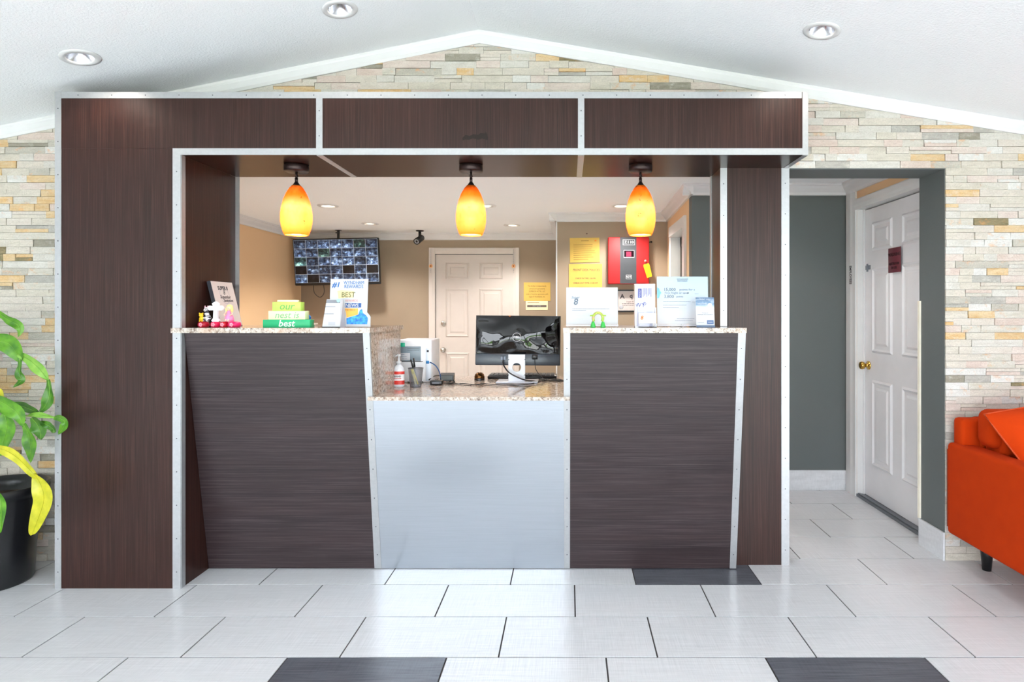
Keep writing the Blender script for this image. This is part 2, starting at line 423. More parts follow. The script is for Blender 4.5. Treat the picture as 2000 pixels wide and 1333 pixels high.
def stones():
    rnd = random.Random(21); out = []; z = 0; pitch = .0378
    while z < 2.82:
        for (xa, xb) in ((-3.9, -2.43), (-2.43, 1.13), (1.13, 3.1)):
            x = xa; 
            while x < xb-.005:
                ln = rnd.choice([.07, .10, .12, .14, .17, .2, .25])*rnd.uniform(.85, 1.15); x1 = min(x+ln, xb)
                if xb-x1 < .03: x1 = xb
                if xa == -2.43 and z < 2.36: x = x1; continue
                if xa == 1.13:
                    if z < 2.07 and x < 1.9945 and x1 < 2.03:
                        x = x1 if x1 < 1.9945 else 1.9955; continue
                    if z < 2.07 and x < 1.9945: x = 1.996
                    if z < .0: pass
                wts = W_R if x > 1.1 else (W_LL if z < .8 else W_L) if x < -2.4 else W_T
                mi = rnd.choices(range(14), wts)[0]
                parts = [(z, z+pitch, mi)]
                if rnd.random() < .12: parts = [(z, z+pitch/2, mi), (z+pitch/2, z+pitch, rnd.choices(range(14), wts)[0])]
                for a, b, q in parts:
                    g = .0007; ca, cb = cz(x)-.004, cz(x1)-.004
                    if min(ca, cb) < a+.004: continue
                    if z < 2.07 < b and 1.15 < (x+x1)/2 < 1.99: a = 2.075
                    pr = rnd.uniform(.004, .013)
                    j = lambda: rnd.uniform(-.0022, .0022)
                    vs_ = []
                    for yy in (SW-.0005, None):
                        for (u, w_) in ((x+g, a+g), (x1-g, a+g), (x1-g, min(b-g, cb)), (x+g, min(b-g, ca))):
                            y = yy if yy else SW-pr+j()
                            vs_.append((u, y, w_))
                    cx, cz_ = (x+x1)/2, (a+b)/2
                    px, py = 1110+cx*1175/3.18, 608-(cz_-EYE)*1175/3.18
                    vis = 0 <= px <= 2000 and 0 < py < 1105 and not (1845 < px and py > 870) and not (px < 60 and py > 960)
                    out.append((( (x1-x)*(b-a) if vis else 0), vs_, q))
                x = x1
        z += pitch
    out.sort(key=lambda t: -t[0])
    F = [(4, 5, 6, 7), (0, 4, 7, 3), (1, 2, 6, 5), (0, 1, 5, 4), (3, 7, 6, 2)]
    for k, (ar, v, q) in enumerate(out[:300]):
        m = MB(); m.add(v, F); obj('stone', m, SM[q], back)
    m = MB()
    for ar, v, q in out[300:]:
        m.cur = q; m.add(v, F)
    obj('stone_veneer', m, SM, back, kind='stuff')
stones()

def beam(mb, p0, p1, prof, nrm):
    """sweep a closed profile (out, down) from p0 to p1; out along nrm, down along -z"""
    p0, p1, nrm = Vector(p0), Vector(p1), Vector(nrm); n = len(prof)
    v = [p+nrm*a+Vector((0, 0, -b)) for p in (p0, p1) for a, b in prof]
    mb.add(v, [list(range(n)), list(range(n, 2*n))[::-1]]+[(i, n+i, n+(i+1) % n, (i+1) % n) for i in range(n)])
tp = [(0, 0), (.022, 0), (.022, .012), (.018, .02), (.018, .052), (.010, .066), (0, .066)]
for i, (xa, xb) in enumerate(((LX, APX), (APX, RX))):
    m = MB(); beam(m, (xa, SW-.005, cz(xa)), (xb, SW-.005, cz(xb)), tp, (0, -1, 0))
    fixn(struct('trim_%d' % (i+1), m, M['white'], 'white trim board under the sloping ceiling'))

# ---------------------------------------------------------------- office and hall shell
XO = -3.22; YF = 7.25; YM = 5.76; YH = 4.45; XH = 2.062
m = MB(); m.box(XO-.1, XO, 3.337, YF+.1, 0, CZ); m.box(XO-.1, -2.40, 3.33, 3.34, 0, CZ); struct('wall_office_left', m, M['beige'], 'beige office wall beside the screens')
m = MB()
for x0, x1, z0, z1 in ((XO-.1, -1.65, 0, CZ), (-.66, -.09, 0, CZ), (-1.65, -.66, 2.03, CZ)): m.box(x0, x1, YF, YF+.1, z0, z1)
struct('wall_office_far', m, M['taupe'], 'taupe far wall of the office with a white door')
m = MB(); m.box(-.113, .953, YM, YM+.1, 0, CZ); m.box(-.113, -.0, YM+.1, YF, 0, CZ); struct('wall_office_middle', m, M['taupe'], 'taupe wall behind the desk that steps forward')
# right office wall with the doorway, slightly off square
def sx(y): return .913+(.950-.913)*(y-YH)/(YM-YH)
m = MB()
def wseg(mb, y0, y1, z0, z1): mb.prism([(sx(y0), y0), (sx(y0)+.12, y0), (sx(y1)+.12, y1), (sx(y1), y1)], z0, z1, 'z')
wseg(m, YH+.1, 4.76, 0, CZ); wseg(m, 5.42, YM, 0, CZ); wseg(m, 4.76, 5.42, 2.0, CZ)
struct('wall_office_right', m, M['beige'], 'beige office side wall with a white-framed window')
m = MB(); m.box(.913, XH+.2, YH, YH+.1, 0, CZ); struct('wall_hall', m, M['greygreen'], 'grey-green end wall of the hall')
m = MB(); DN, DF = 3.42, 4.30
m.box(XH, XH+.16, DF+.0, YH, 0, CZ); m.box(XH, XH+.16, 3.41, DF, 2.06, CZ); m.box(XH, XH+.16, 3.40, DN, 0, 2.06)
struct('wall_hall_right', m, M['beige'], 'beige hall side wall above the white door')
OFL = [(641, 402), (723, 437), (950, 402), (1000, 440), (1213, 402)]
ofl = [(X(px, (CZ-EYE)*1175/(608-py)), (CZ-EYE)*1175/(608-py)) for px, py in OFL]
m = MB(); sheet_holes((XO, XH+.2), (3.337, YF), [(x, y, .062) for x, y in ofl], lambda u, v: (u, v, CZ), m)
m.add([(XO-.1, 3.2, CZ+.12), (XH+.3, 3.2, CZ+.12), (XH+.3, YF+.1, CZ+.12), (XO-.1, YF+.1, CZ+.12)], [(0, 1, 2, 3)])
struct('ceiling_office', m, M['ceil_o'], 'textured office ceiling with recessed lamps')
crown_p = [(0, 0), (.075, 0), (.075, .012), (.062, .020), (.05, .034), (.022, .058), (.018, .066), (.018, .078), (0, .078)]
def crown(name, p0, p1, n, k):
    m = MB(); beam(m, (*p0, CZ), (*p1, CZ), crown_p, (*n, 0)); fixn(struct('trim_%d' % k, m, M['white'], name))
crown('white crown moulding along the beige office wall', (XO, 3.34), (XO, YF), (1, 0), 3)
crown('white crown moulding above the office door', (XO, YF), (-.113, YF), (0, -1), 4)
crown('white crown moulding above the yellow notices', (-.113-.07, YM), (.953, YM), (0, -1), 5)
crown('white crown moulding on the step of the office wall', (-.113, YM-.07), (-.113, YF), (-1, 0), 6)
m = MB(); n_ = Vector((-1, .03, 0)).normalized(); beam(m, (sx(YH-.07), YH-.07, CZ), (sx(YM), YM, CZ), crown_p, n_)
fixn(struct('trim_7', m, M['white'], 'white crown moulding running back over the side window'))
crown('white crown moulding at the end of the hall', (.913-.07, YH), (XH, YH), (0, -1), 8)
crown('white crown moulding above the hall door', (XH, 3.41), (XH, YH), (-1, 0), 9)
# hall baseboards of floor tile
m = MB(); m.box(.9, XH, YH-.012, YH, 0, .147); struct('baseboard_back', m, M['tile'], 'pale tile baseboard at the end of the hall')
m = MB(); m.box(1.9945-.010, 1.9945-.0005, 3.185, 3.41, 0, .148); struct('baseboard_right', m, M['tile'], 'pale tile baseboard on the opening side')
m = MB(); m.box(1.984, 1.994, 3.400, 3.418, .15, EYE+.058); struct('trim_10', m, plain((232, 226, 208), .5), 'narrow cream strip on the corner beside the hall door')
m = MB(); m.box(1.9945, XH+.0, 3.411, 3.418, 0, CZ); struct('wall_return', m, M['greygreen'])
m = MB(); m.box(-.118, -.106, YM-.006, YM+.004, 0, CZ-.078); struct('trim_11', m, M['white'], 'white corner strip left of the yellow notices')

# doors: frame is drawn in its own frame: u along the width, v out of the face, z up
def door_slab(parent, Mx, w, h, mat, name='door_slab'):
    m = MB(); m.box(0, w, 0, .035, 0, h); m.xf(Mx); fixn(obj(name, m, mat, parent))
    st = .12*w/.91; pw = (w-3*st)/2
    for z0, z1 in ((.23, .83), (1.02, 1.615), (1.73, 1.93)):
        z0 *= h/2.03; z1 *= h/2.03
        for k in range(2):
            u0 = st+k*(pw+st); u1 = u0+pw
            q = MB(); d = [(0, .0), (.014, .011), (.028, .002), (.05, .002), (.066, .009)]
            rings = [[(u0+a, -b, z0+a), (u1-a, -b, z0+a), (u1-a, -b, z1-a), (u0+a, -b, z1-a)] for a, b in d]
            vv = [p for r_ in rings for p in r_]; ff = []
            for j in range(len(d)-1):
                for e in range(4): ff.append((j*4+e, j*4+(e+1) % 4, (j+1)*4+(e+1) % 4, (j+1)*4+e))
            ff.append([len(vv)-4+e for e in range(4)])
            q.add(vv, ff); q.xf(Mx); obj('door_panel', q, mat, parent)
def casing(mb, w, h, cw=.075, t=.018, left=True, right=True):
    pr = [(0, 0), (0, t*.6), (cw*.25, t*.7), (cw*.45, t), (cw*.9, t), (cw, t*.75), (cw, 0)]
    def seg(p, d, out, L):   # run along d, width toward out
        v = []
        for s_ in (0, L):
            for a, b in pr: v.append(Vector(p)+Vector(d)*s_+Vector(out)*a+Vector((0, -b, 0)))
        n = len(pr); mb.add(v, [list(range(n)), list(range(n, 2*n))[::-1]]+[(i, n+i, n+(i+1) % n, (i+1) % n) for i in range(n)])
    if left: seg((0, 0, 0), (0, 0, 1), (-1, 0, 0), h+cw)
    if right: seg((w, 0, 0), (0, 0, 1), (1, 0, 0), h+cw)
    if w > 0: seg((0, 0, h), (1, 0, 0), (0, 0, 1), w)
# office door
Mo = Matrix.Translation((-1.605, YF, 0))
d1 = sempty('door_1', (-1.15, YF, 0), 'closed white six-panel office door with a silver knob and deadbolt')
m = MB(); m.box(-1.65, -.66, YF+.055, YF+.075, 0, 2.04); obj('gap_light_block', m, M['black'], d1)  # black sheet added behind the door to block outside light at its gaps
m = MB(); casing(m, .94, 2.01, .075)
m.xf(Mo); fixn(obj('door_casing', m, plain((206, 198, 192), .45, name='warm_trim_paint', var=.015), d1))
door_slab(d1, Mo @ Matrix.Translation((.0015, .012, .004)), .937, 2.0, plain((202, 194, 188), .45, name='warm_white_paint', var=.015))
for nm, z, mt_, r in (('deadbolt', 1.174, M['steel'], .028), ('door_knob', .854, M['steel'], .030)):
    m = MB(); c = Vector((X(866, YF), YF+.012, z)); Q = Matrix.Rotation(R(90), 4, 'X')
    if nm == 'deadbolt': m.lathe([(.031, 0), (.031, .010), (.026, .018), (.012, .020)], c, 20, Q)
    else: m.lathe([(.030, 0), (.030, .006), (.012, .012), (.012, .03), (.026, .038), (.029, .052), (.022, .064)], c, 20, Q)
    obj(nm, m, mt_, d1)
for px in (841.5, 1003):
    c = P(px, 520, YF-.022)
    t = thing('hanging_charm', 'small orange flower charm on the %s side of the office door frame' % ('left' if px < 900 else 'right'), 'ornament', c, 'door charms')
    m = MB()
    for k in range(7): m.ball((c.x, c.y, c.z+.025+k*.028), .004, seg=6)
    m.tube([(c.x, c.y, c.z+.2), (c.x, c.y, c.z)], .0012, 5); m.ball((c.x, c.y, c.z-.05), .006, seg=6); m.ball((c.x, c.y, c.z-.075), .004, seg=6)
    m.tube([(c.x, c.y, c.z), (c.x, c.y, c.z-.075)], .0012, 5); obj('bead_string', m, M['palegrey'], t)
    m = MB()
    for k in range(6): a = k*math.pi/3; m.ball((c.x+.014*math.cos(a), c.y, c.z+.014*math.sin(a)), .010, 1, .5, 1, 8)
    obj('flower', m, plain((236, 176, 120), .6), t)
    m = MB(); m.ball((c.x, c.y-.006, c.z), .008, seg=8); obj('flower_center', m, plain((120, 60, 40), .6), t)
# hall door: u runs from the far side toward the camera
XD = 2.115
Mh = Matrix(((0, 1, 0, XH), (-1, 0, 0, DF), (0, 0, 1, 0), (0, 0, 0, 1)))
d2 = sempty('door_2', (XD, 3.85, 0), 'white six-panel hall door with a brass knob and maroon sign')
m = MB(); casing(m, DF-3.42, 2.045, .075, .02, False, False); casing(m, 0, 2.045, .135, .02, True, False); m.xf(Mh); fixn(obj('door_casing', m, M['white'], d2))
m = MB(); m.box(XH+.001, XD+.04, DF-.004, DF+.02, 0, 2.046); m.box(XH+.001, XD+.04, 3.425, DF+.01, 2.046, 2.066); m.box(XD-.012, XD-.001, DF-.014, DF-.004, 0, 2.046)
obj('door_jamb', m, M['white'], d2)
Md = Matrix(((0, 1, 0, XD), (-1, 0, 0, DF-.004), (0, 0, 1, .02), (0, 0, 0, 1)))
m = MB(); m.box(XD+.041, XD+.055, 3.41, DF+.02, 0, 2.06); obj('gap_light_block', m, M['black'], d2)  # unseen black sheet added to stop light leaking round the hall door
door_slab(d2, Md, .86, 2.018, M['doorwhite'])
kc = Vector((XD, 4.235, .94)); Q = Matrix.Rotation(R(-90), 4, 'Y')
m = MB(); m.lathe([(.031, 0), (.031, .006), (.014, .012), (.012, .028), (.024, .036), (.028, .048), (.024, .060), (.012, .064)], kc, 20, Q); obj('door_knob', m, M['brass'], d2, 'brass knob')
m = MB(); m.box(XH-.004, XH+.09, 3.42, DF, -.001, .018); m.box(XH+.005, XH+.02, 3.42, DF, .018, .024); obj('threshold', m, plain((120, 124, 130), .35, .7), d2, 'grey metal threshold')
# guard plate on the door and lettering on the frame side
m = MB(); m.box(XD-.004, XD, 4.21, 4.275, 1.615, 1.645); m.box(XD-.010, XD-.004, 4.235, 4.25, 1.60, 1.655); obj('latch_plate', m, plain((130, 134, 142), .4, .6), d2, 'small grey latch plate')
ME_ = Matrix(((0, -1, 0, 2.090), (0, 0, -1, DF-.001), (-1, 0, 0, 1.555), (0, 0, 0, 1)))
text('EMPLOYEES', .042, Matrix(((0, 0, -1, XH-.0205), (-1, 0, 0, DF+.055), (0, 1, 0, 1.584), (0, 0, 0, 1))) @ Matrix.Rotation(R(-90), 4, 'Z'), M['ink'], d2, bold=.02, sx=.62)
# maroon door sign
ms = thing('door_sign', 'maroon warning sign with black lettering on the hall door', 'sign', (XD-.004, 3.875, 1.57))
DM = Matrix(((0, 0, -1, XD-.0120), (-1, 0, 0, 3.875), (0, 1, 0, 1.652), (0, 0, 0, 1)))   # text frame: x->-Y, y->Z, z->-X
m = MB(); m.rbox(-.074, .074, -.08, .08, 0, .004, .003, 1, DM); obj('sign_plate', m, plain((104, 42, 54), .45), ms)
dk = plain((34, 10, 16), .6)
def dm(x, y): return DM @ Matrix.Translation((x, y, .0046))
text('WARNING', .030, dm(0, .035), dk, ms, bold=.02); text('RESTROOM', .023, dm(0, -.024), dk, ms, bold=.02); text('IN USE', .022, dm(0, -.05), dk, ms, bold=.02)
# side window / doorway in the right office wall
w5 = sempty('window_5', (sx(5.1), 5.1, 0), 'white-framed opening with pale glass in the beige office side wall')
m = MB()
for y0, y1, z0, z1 in ((4.68, 4.765, 0, 2.07), (5.412, 5.50, 0, 2.07), (4.766, 5.411, 1.985, 2.07)):
    xx = min(sx(y0), sx(y1)); m.box(xx-.02, xx+.10, y0, y1, z0, z1)
obj('window_frame', m, M['white'], w5)
m = MB(); m.box(sx(5.1)+.075, sx(5.1)+.105, 4.77, 5.41, 1.90, 1.98); m.box(sx(5.1)+.075, sx(5.1)+.105, 5.37, 5.41, 0, 1.98); m.box(sx(5.1)+.075, sx(5.1)+.105, 5.02, 5.05, 0, 2.0); obj('window_sash', m, plain((74, 62, 56), .4), w5, 'dark brown sash')
m = MB(); m.box(sx(5.1)+.085, sx(5.1)+.09, 4.77, 5.36, 0, 1.89)
g = NT('pale_window_glass'); g.col(lin((205, 214, 200))); obj('window_pane', m, g.set(.08), w5)
m = MB(); m.box(sx(5.1)+.125, sx(5.1)+.135, 4.6, 5.6, 0, 2.1); obj('blind', m, plain((214, 216, 200), .7), w5)

# ---------------------------------------------------------------- reception portal
PF = 2.867; PB = 3.337; xl, xi, xr = -2.445, -1.846, 1.142; zt, zs = 2.367, 2.067
pr0, pr1, PR = .791, 1.148, 3.13
por = thing('reception_portal', 'dark brown laminate portal with aluminium edging around the front desk', 'portal', (-.6, 3.1, 0))
m = MB()
m.box(xl+.006, xi-.006, PF+.006, SW-.014, 0, zt-.004); m.box(xl+.01, xi-.006, SW-.014, PB-.004, 0, zs)
m.box(xi-.006, xr-.006, PF+.006, SW-.014, zs+.006, zt-.004); m.box(xi-.01, pr1, SW-.014, PB-.004, zs+.006, zs+.012)
m.box(pr0+.006, pr1-.004, PR+.006, PB-.004, 0, zs)
obj('core', m, plain((60, 44, 38), .7), por)
def panel(name, x0, x1, y0, y1, z0, z1, mat):
    m = MB(); m.box(x0, x1, y0, y1, z0, z1); return obj(name, m, mat, por)
panel('pier_panel', xl, xi, PF, PF+.006, 0, zs+.03, M['lam_v'])
panel('pier_panel', xl, xl+.006, PF+.006, SW-.014, 0, zt-.004, M['lam_v'])
panel('jamb_panel', xi-.006, xi, PF+.006, PB, 0, zs, M['lam_v'])
panel('pier_panel', pr0, pr1, PR, PR+.006, 0, zs, M['lam_v'])
panel('jamb_panel', pr0, pr0+.006, PR+.006, PB, 0, zs, M['lam_v'])
xs = [xl, -1.186, .061, xr]
m = MB(); m.box(xl, -1.186, PF-.0005, PF+.0055, zs+.03, zt); obj('header_panel', m, M['lam_v'], por)
for a, b in ((-1.186, .061), (.061, xr)): panel('header_panel', a, b, PF-.0005, PF+.006, zs, zt, M['lam_v'])
panel('header_panel', xr-.006, xr, PF+.006, SW-.014, zs, zt, M['lam_v'])
for a, b in ((xi, -1.186), (-1.186, .061), (.061, xr)): panel('soffit_panel', a+.001, b-.001, PF, (PB if b < xr else PB), zs, zs+.006, M['soffit']) if b < xr else panel('soffit_panel', a+.001, b-.001, PF, SW-.014, zs, zs+.006, M['soffit'])
panel('soffit_panel', .062, pr0, SW-.014, PB, zs, zs+.006, M['soffit'])
panel('top_panel', xl, xr, PF, SW-.014, zt-.004, zt, M['lam_v'])
T = .0025
def strip(x0, x1, y0, y1, z0, z1, nm='edge_strip', screws=None, par=por):
    m = MB(); m.box(x0, x1, y0, y1, z0, z1); o = obj(nm, m, M['trim'], par)
    if screws:
        ax, n_ = screws; q = MB()
        for k in range(n_):
            t = (k+.5)/n_
            c = ((x0+(x1-x0)*t if ax == 'x' else (x0+x1)/2), y0, (z0+(z1-z0)*t if ax == 'z' else (z0+z1)/2))
            q.lathe([(.0028, 0), (.002, .0012)], c, 8, Matrix.Rotation(R(90), 4, 'X'))
        s_ = obj('screw_heads', q, M['screw'], o, kind='stuff')
    return o
y0, y1 = PF-T, PF
strip(xl+.03, xr-.03, y0, y1, zt-.030, zt, screws=('x', 22))
strip(xi-.038, xr-.0, y0-.0005, y1, zs, zs+.031)
strip(xl, xl+.030, y0-.0005, y1, 0, zt, screws=('z', 15))
strip(xr-.027, xr, y0-.0005, y1, zs+.031, zt)
for x in (-1.186, .061): strip(x-.015, x+.015, y0-.0003, y1, zs+.031, zt-.030, screws=('z', 2))
strip(xi-.038, xi, y0-.0008, y1, 0, zs, screws=('z', 13))
strip(xi, xi+T, PF, PF+.03, 0, zs, 'jamb_strip')
strip(xi, xi+.022, PB-.002, PB+.002, 1.245, zs, 'jamb_strip')
strip(pr0-.006, pr0, PB-.022, PB, 1.245, zs, 'jamb_strip')
for x in (-1.186, .061): strip(x-.015, x+.015, PF+.004, PB, zs-.002, zs, 'soffit_strip')
strip(xr-.024, xr, PF, PR+.03, zs-.002, zs, 'soffit_strip')
strip(pr0-.001, pr0+.034, PR-T, PR, 1.244, zs, screws=('z', 5))
strip(pr1-.040, pr1, PR-T, PR, 0, zs, screws=('z', 13))
strip(pr1-.0, pr1+.002, PR, PR+.05, 0, zs, 'jamb_strip')
# dried water mark on the header
st_ = NT('damp_mark'); nn = st_.noise((60, 60, 60), 3, .6); st_.col(lin((34, 25, 23))); M['mark'] = st_.set(.5, 0, Specular_IOR_Level=.2)
m = MB(); rnd = random.Random(3); pts = []
top_ = [(-.505, 2.148), (-.49, 2.163), (-.47, 2.158), (-.452, 2.166), (-.43, 2.163), (-.418, 2.172), (-.40, 2.17), (-.39, 2.176), (-.383, 2.150)]
low_ = [(-.383, 2.138), (-.41, 2.145), (-.43, 2.140), (-.455, 2.146), (-.475, 2.139), (-.49, 2.141), (-.503, 2.136)]
poly = top_+low_; m.add([(x, PF-.0007, z) for x, z in poly], [list(range(len(poly)))]); obj('water_mark', m, M['mark'], por)

# ---------------------------------------------------------------- reception desk
FB, FT, HT = 3.083, 2.885, 1.219          # foot and top of the sloping front, height of the raised parts
def fy(z): return FB-(FB-FT)*z/HT
desk = thing('reception_desk', 'reception desk with sloping dark laminate fronts and a low brushed metal middle', 'desk', (-.5, 3.2, 0))
def body(x0, x1, h, yb, nm='carcass', mat=None):
    m = MB(); m.prism([(fy(0)+.014, 0), (fy(h)+.014, h), (yb, h), (yb, 0)], x0, x1, 'x'); return obj(nm, m, mat or plain((70, 54, 48), .6), desk)
body(xi+.003, -.985, HT, 3.40); body(.012, .786, HT, 3.40); body(-.984, .011, .888, 3.80); 
m = MB(); m.prism([(fy(0)+.014, 0), (fy(HT)+.014, HT), (3.126, HT), (3.126, 0)], .787, .845, 'x'); obj('carcass', m, plain((70, 54, 48), .6), desk)
for a, b in ((-1.62, -.985), (.012, .62)): m = MB(); m.box(a, b, 3.46, 3.80, 0, .888); obj('carcass', m, plain((70, 54, 48), .6), desk)
def slope(nm, x0b, x0t, x1b, x1t, z0, z1, mat, th=.013, pr=0, lab=None):
    m = MB(); v = []
    for off in (-pr, th):
        for x, z in ((x0b, z0), (x1b, z0), (x1t, z1), (x0t, z1)): v.append((x, fy(z)+off, z))
    m.add(v, [(0, 1, 2, 3), (7, 6, 5, 4), (0, 4, 5, 1), (2, 6, 7, 3), (1, 5, 6, 2), (4, 0, 3, 7)]); return obj(nm, m, mat, desk, lab)
slope('front_panel', xi+.004, xi+.004, -.972, -.972, .004, HT, M['lam_h'])
slope('front_panel', .006, .006, .84, .835, .004, HT, M['lam_h'])
slope('front_panel', -.972, -.972, .006, .006, .004, .888, M['sheet'], lab='brushed aluminium middle panel')
def sstrip(xb0, xb1, xt0, xt1, z0, z1, n):
    o = slope('edge_strip', xb0, xt0, xb1, xt1, z0, z1, M['trim'], pr=.003); q = MB()
    for k in range(n):
        t = (k+.5)/n; z = z0+(z1-z0)*t; x = (xb0+xb1)/2+((xt0+xt1)/2-(xb0+xb1)/2)*t
        q.lathe([(.0028, 0), (.002, .0012)], (x, fy(z)-.003, z), 8, Matrix.Rotation(R(90), 4, 'X'))
    obj('screw_heads', q, M['screw'], o, kind='stuff')
sstrip(-.992, -.957, -.985, -.953, .004, HT, 8)
sstrip(-.021, .008, -.023, .009, .004, HT, 8)
sstrip(.826, .859, .814, .851, .004, HT, 8)
m = MB(); m.prism([(fy(.9066)+.012, .9066), (3.41, .9066), (3.41, HT), (fy(HT)+.012, HT)], -.957, -.951, 'x') 
gp1 = obj('granite_side', m, M['granite'], desk, 'speckled granite upright between the two counter heights')
m = MB(); m.prism([(fy(.9066)+.014, .9066), (3.41, .9066), (3.41, HT), (fy(HT)+.014, HT)], .001, .011, 'x'); obj('granite_side', m, M['granite'], desk)
m = MB(); m.box(xi+.01, xi+.022, FT+.02, FB-.01, 0, .02)
def slab(name, label, polys, z0, z1):
    m = MB()
    for poly in polys: m.prism(poly, z0, z1, 'z')
    return tag(obj(name, m, M['granite']), label, 'countertop')
FE = 2.85
cl = slab('granite_countertop', 'raised speckled granite countertop left of the monitor, under the green sign', [[(xi+.002, FE), (-.94, FE), (-.94, 3.43), (xi+.002, 3.43)], [(-1.884, FE), (xi+.002, FE), (xi+.002, PF-.006), (-1.884, PF-.006)]], HT, HT+.0233)
cr = slab('granite_countertop', 'raised speckled granite countertop right of the monitor, under the acrylic signs', [[(-.024, FE), (.845, FE), (.845, PR-.006), (pr0-.008, PR-.006), (pr0-.008, 3.43), (-.024, 3.43)]], HT, HT+.0233)
cm = slab('granite_countertop', 'low polished granite worktop under the monitor', [[(-.972, 2.912), (.008, 2.912), (.008, 3.44), (-.972, 3.44)], [(-1.64, 3.44), (.64, 3.44), (.64, 3.85), (-1.64, 3.85)]], .889, .9066)
TOP = HT+.0233; LOW = .9066

# ---------------------------------------------------------------- lamps
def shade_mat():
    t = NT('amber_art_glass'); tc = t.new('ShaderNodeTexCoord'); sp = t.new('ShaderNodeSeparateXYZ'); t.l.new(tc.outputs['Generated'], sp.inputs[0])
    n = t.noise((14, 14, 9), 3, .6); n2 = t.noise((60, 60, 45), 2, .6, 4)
    r = t.ramp(sp.outputs[2], [(0, lin((250, 150, 54))), (.22, lin((255, 186, 106))), (.55, lin((255, 208, 146))), (.78, lin((244, 130, 30))), (1.0, lin((120, 52, 8)))])  # paler at mid height: the bulb's glow is put into the glass colour
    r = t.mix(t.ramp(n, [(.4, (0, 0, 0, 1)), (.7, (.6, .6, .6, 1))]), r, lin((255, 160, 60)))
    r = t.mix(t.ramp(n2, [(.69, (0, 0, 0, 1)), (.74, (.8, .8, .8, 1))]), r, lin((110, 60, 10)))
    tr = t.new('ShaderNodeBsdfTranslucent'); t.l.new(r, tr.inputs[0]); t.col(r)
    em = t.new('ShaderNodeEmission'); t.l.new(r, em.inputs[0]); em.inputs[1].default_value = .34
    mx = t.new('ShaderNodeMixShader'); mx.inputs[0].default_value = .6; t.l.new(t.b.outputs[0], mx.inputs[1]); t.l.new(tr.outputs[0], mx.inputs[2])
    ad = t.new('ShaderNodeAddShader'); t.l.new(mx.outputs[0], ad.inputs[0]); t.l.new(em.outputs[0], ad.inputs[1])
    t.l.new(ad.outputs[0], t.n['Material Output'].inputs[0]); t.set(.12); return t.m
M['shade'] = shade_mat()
M['bulb'] = emit((255, 236, 205), 6, 'lit_bulb')
PX = [(579, 'left'), (920, 'middle'), (1251, 'right')]
PLY = 3.07
for px, side in PX:
    x = X(px, PLY); zc = zs
    t = thing('pendant_lamp', {'left': 'amber glass pendant lamp hanging nearest the wall of security screens', 'middle': 'amber glass pendant lamp hanging in front of the white office door', 'right': 'amber glass pendant lamp hanging in front of the red alarm box'}[side], 'lamp', (x, PLY, zc-.37), 'amber pendant lamps over the desk')
    m = MB(); m.lathe([(.0585, 0), (.060, -.003), (.060, -.028), (.056, -.032), (.010, -.034)], (x, PLY, zc-.0025), 32); obj('canopy', m, M['bronze'], t)
    m = MB(); m.cyl((x, PLY, zc-.034), (x, PLY, zc-.064), .0055, 12); m.cyl((x, PLY, zc-.064), (x, PLY, zc-.088), .0075, 12); m.cyl((x, PLY, zc-.052), (x, PLY, zc-.060), .008, 12); obj('stem', m, M['bronze'], t)
    m = MB(); m.lathe([(.008, 0), (.012, -.006), (.020, -.018), (.026, -.026)], (x, PLY, zc-.086), 20); obj('socket_cap', m, M['black'], t)
    pr_ = [(.022, -.104), (.034, -.118), (.050, -.146), (.063, -.180), (.072, -.216), (.0765, -.252), (.0762, -.286), (.071, -.318), (.062, -.346), (.056, -.358)]
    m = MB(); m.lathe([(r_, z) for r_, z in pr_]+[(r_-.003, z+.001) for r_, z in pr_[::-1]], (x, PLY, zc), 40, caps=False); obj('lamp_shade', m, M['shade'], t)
    m = MB(); m.lathe([(.012, -.110), (.014, -.15), (.030, -.20), (.033, -.235), (.026, -.268), (.008, -.285)], (x, PLY, zc), 16); obj('bulb', m, M['bulb'], t)
    pointlight('pendant_light', (x, PLY, zc-.30), PENDANT, WARM, .03)
ceil_tilt = []
for (x, y), (px, py), nm in zip(lob, LAMPS, ('leftmost recessed ceiling lamp, above the tall dark pier', 'recessed ceiling lamp left of the ridge', 'recessed ceiling lamp right of the ridge, above the hall opening')):
    s = SL if x < APX else -SR
    Q = Matrix.Translation((x, y, cz(x))) @ Matrix.Rotation(-math.atan(s), 4, 'Y')
    t = thing('recessed_lamp', nm, 'ceiling lamp', (x, y, cz(x)), 'lobby recessed lamps')
    m = MB(); m.lathe([(.078, -.0005), (.077, -.004), (.056, -.007), (.052, -.002), (.052, .002)], (0, 0, 0), 40, caps=False); m.xf(Q); obj('trim_ring', m, M['white'], t)
    m = MB(); m.lathe([(.052, .0), (.030, .060), (.020, .075)], (0, 0, 0), 40, caps=False); m.xf(Q); obj('reflector', m, M['chrome'], t)
    m = MB(); m.lathe([(.021, .074), (.012, .066), (.004, .062)], (0, 0, 0), 20); m.xf(Q); obj('bulb', m, emit((255, 240, 220), 3, 'lobby_bulb'), t)
    l = spotlight('lobby_lamp', (x, y, cz(x)-.02), LOBBY_LAMP, SOFTWARM, 140, .05)
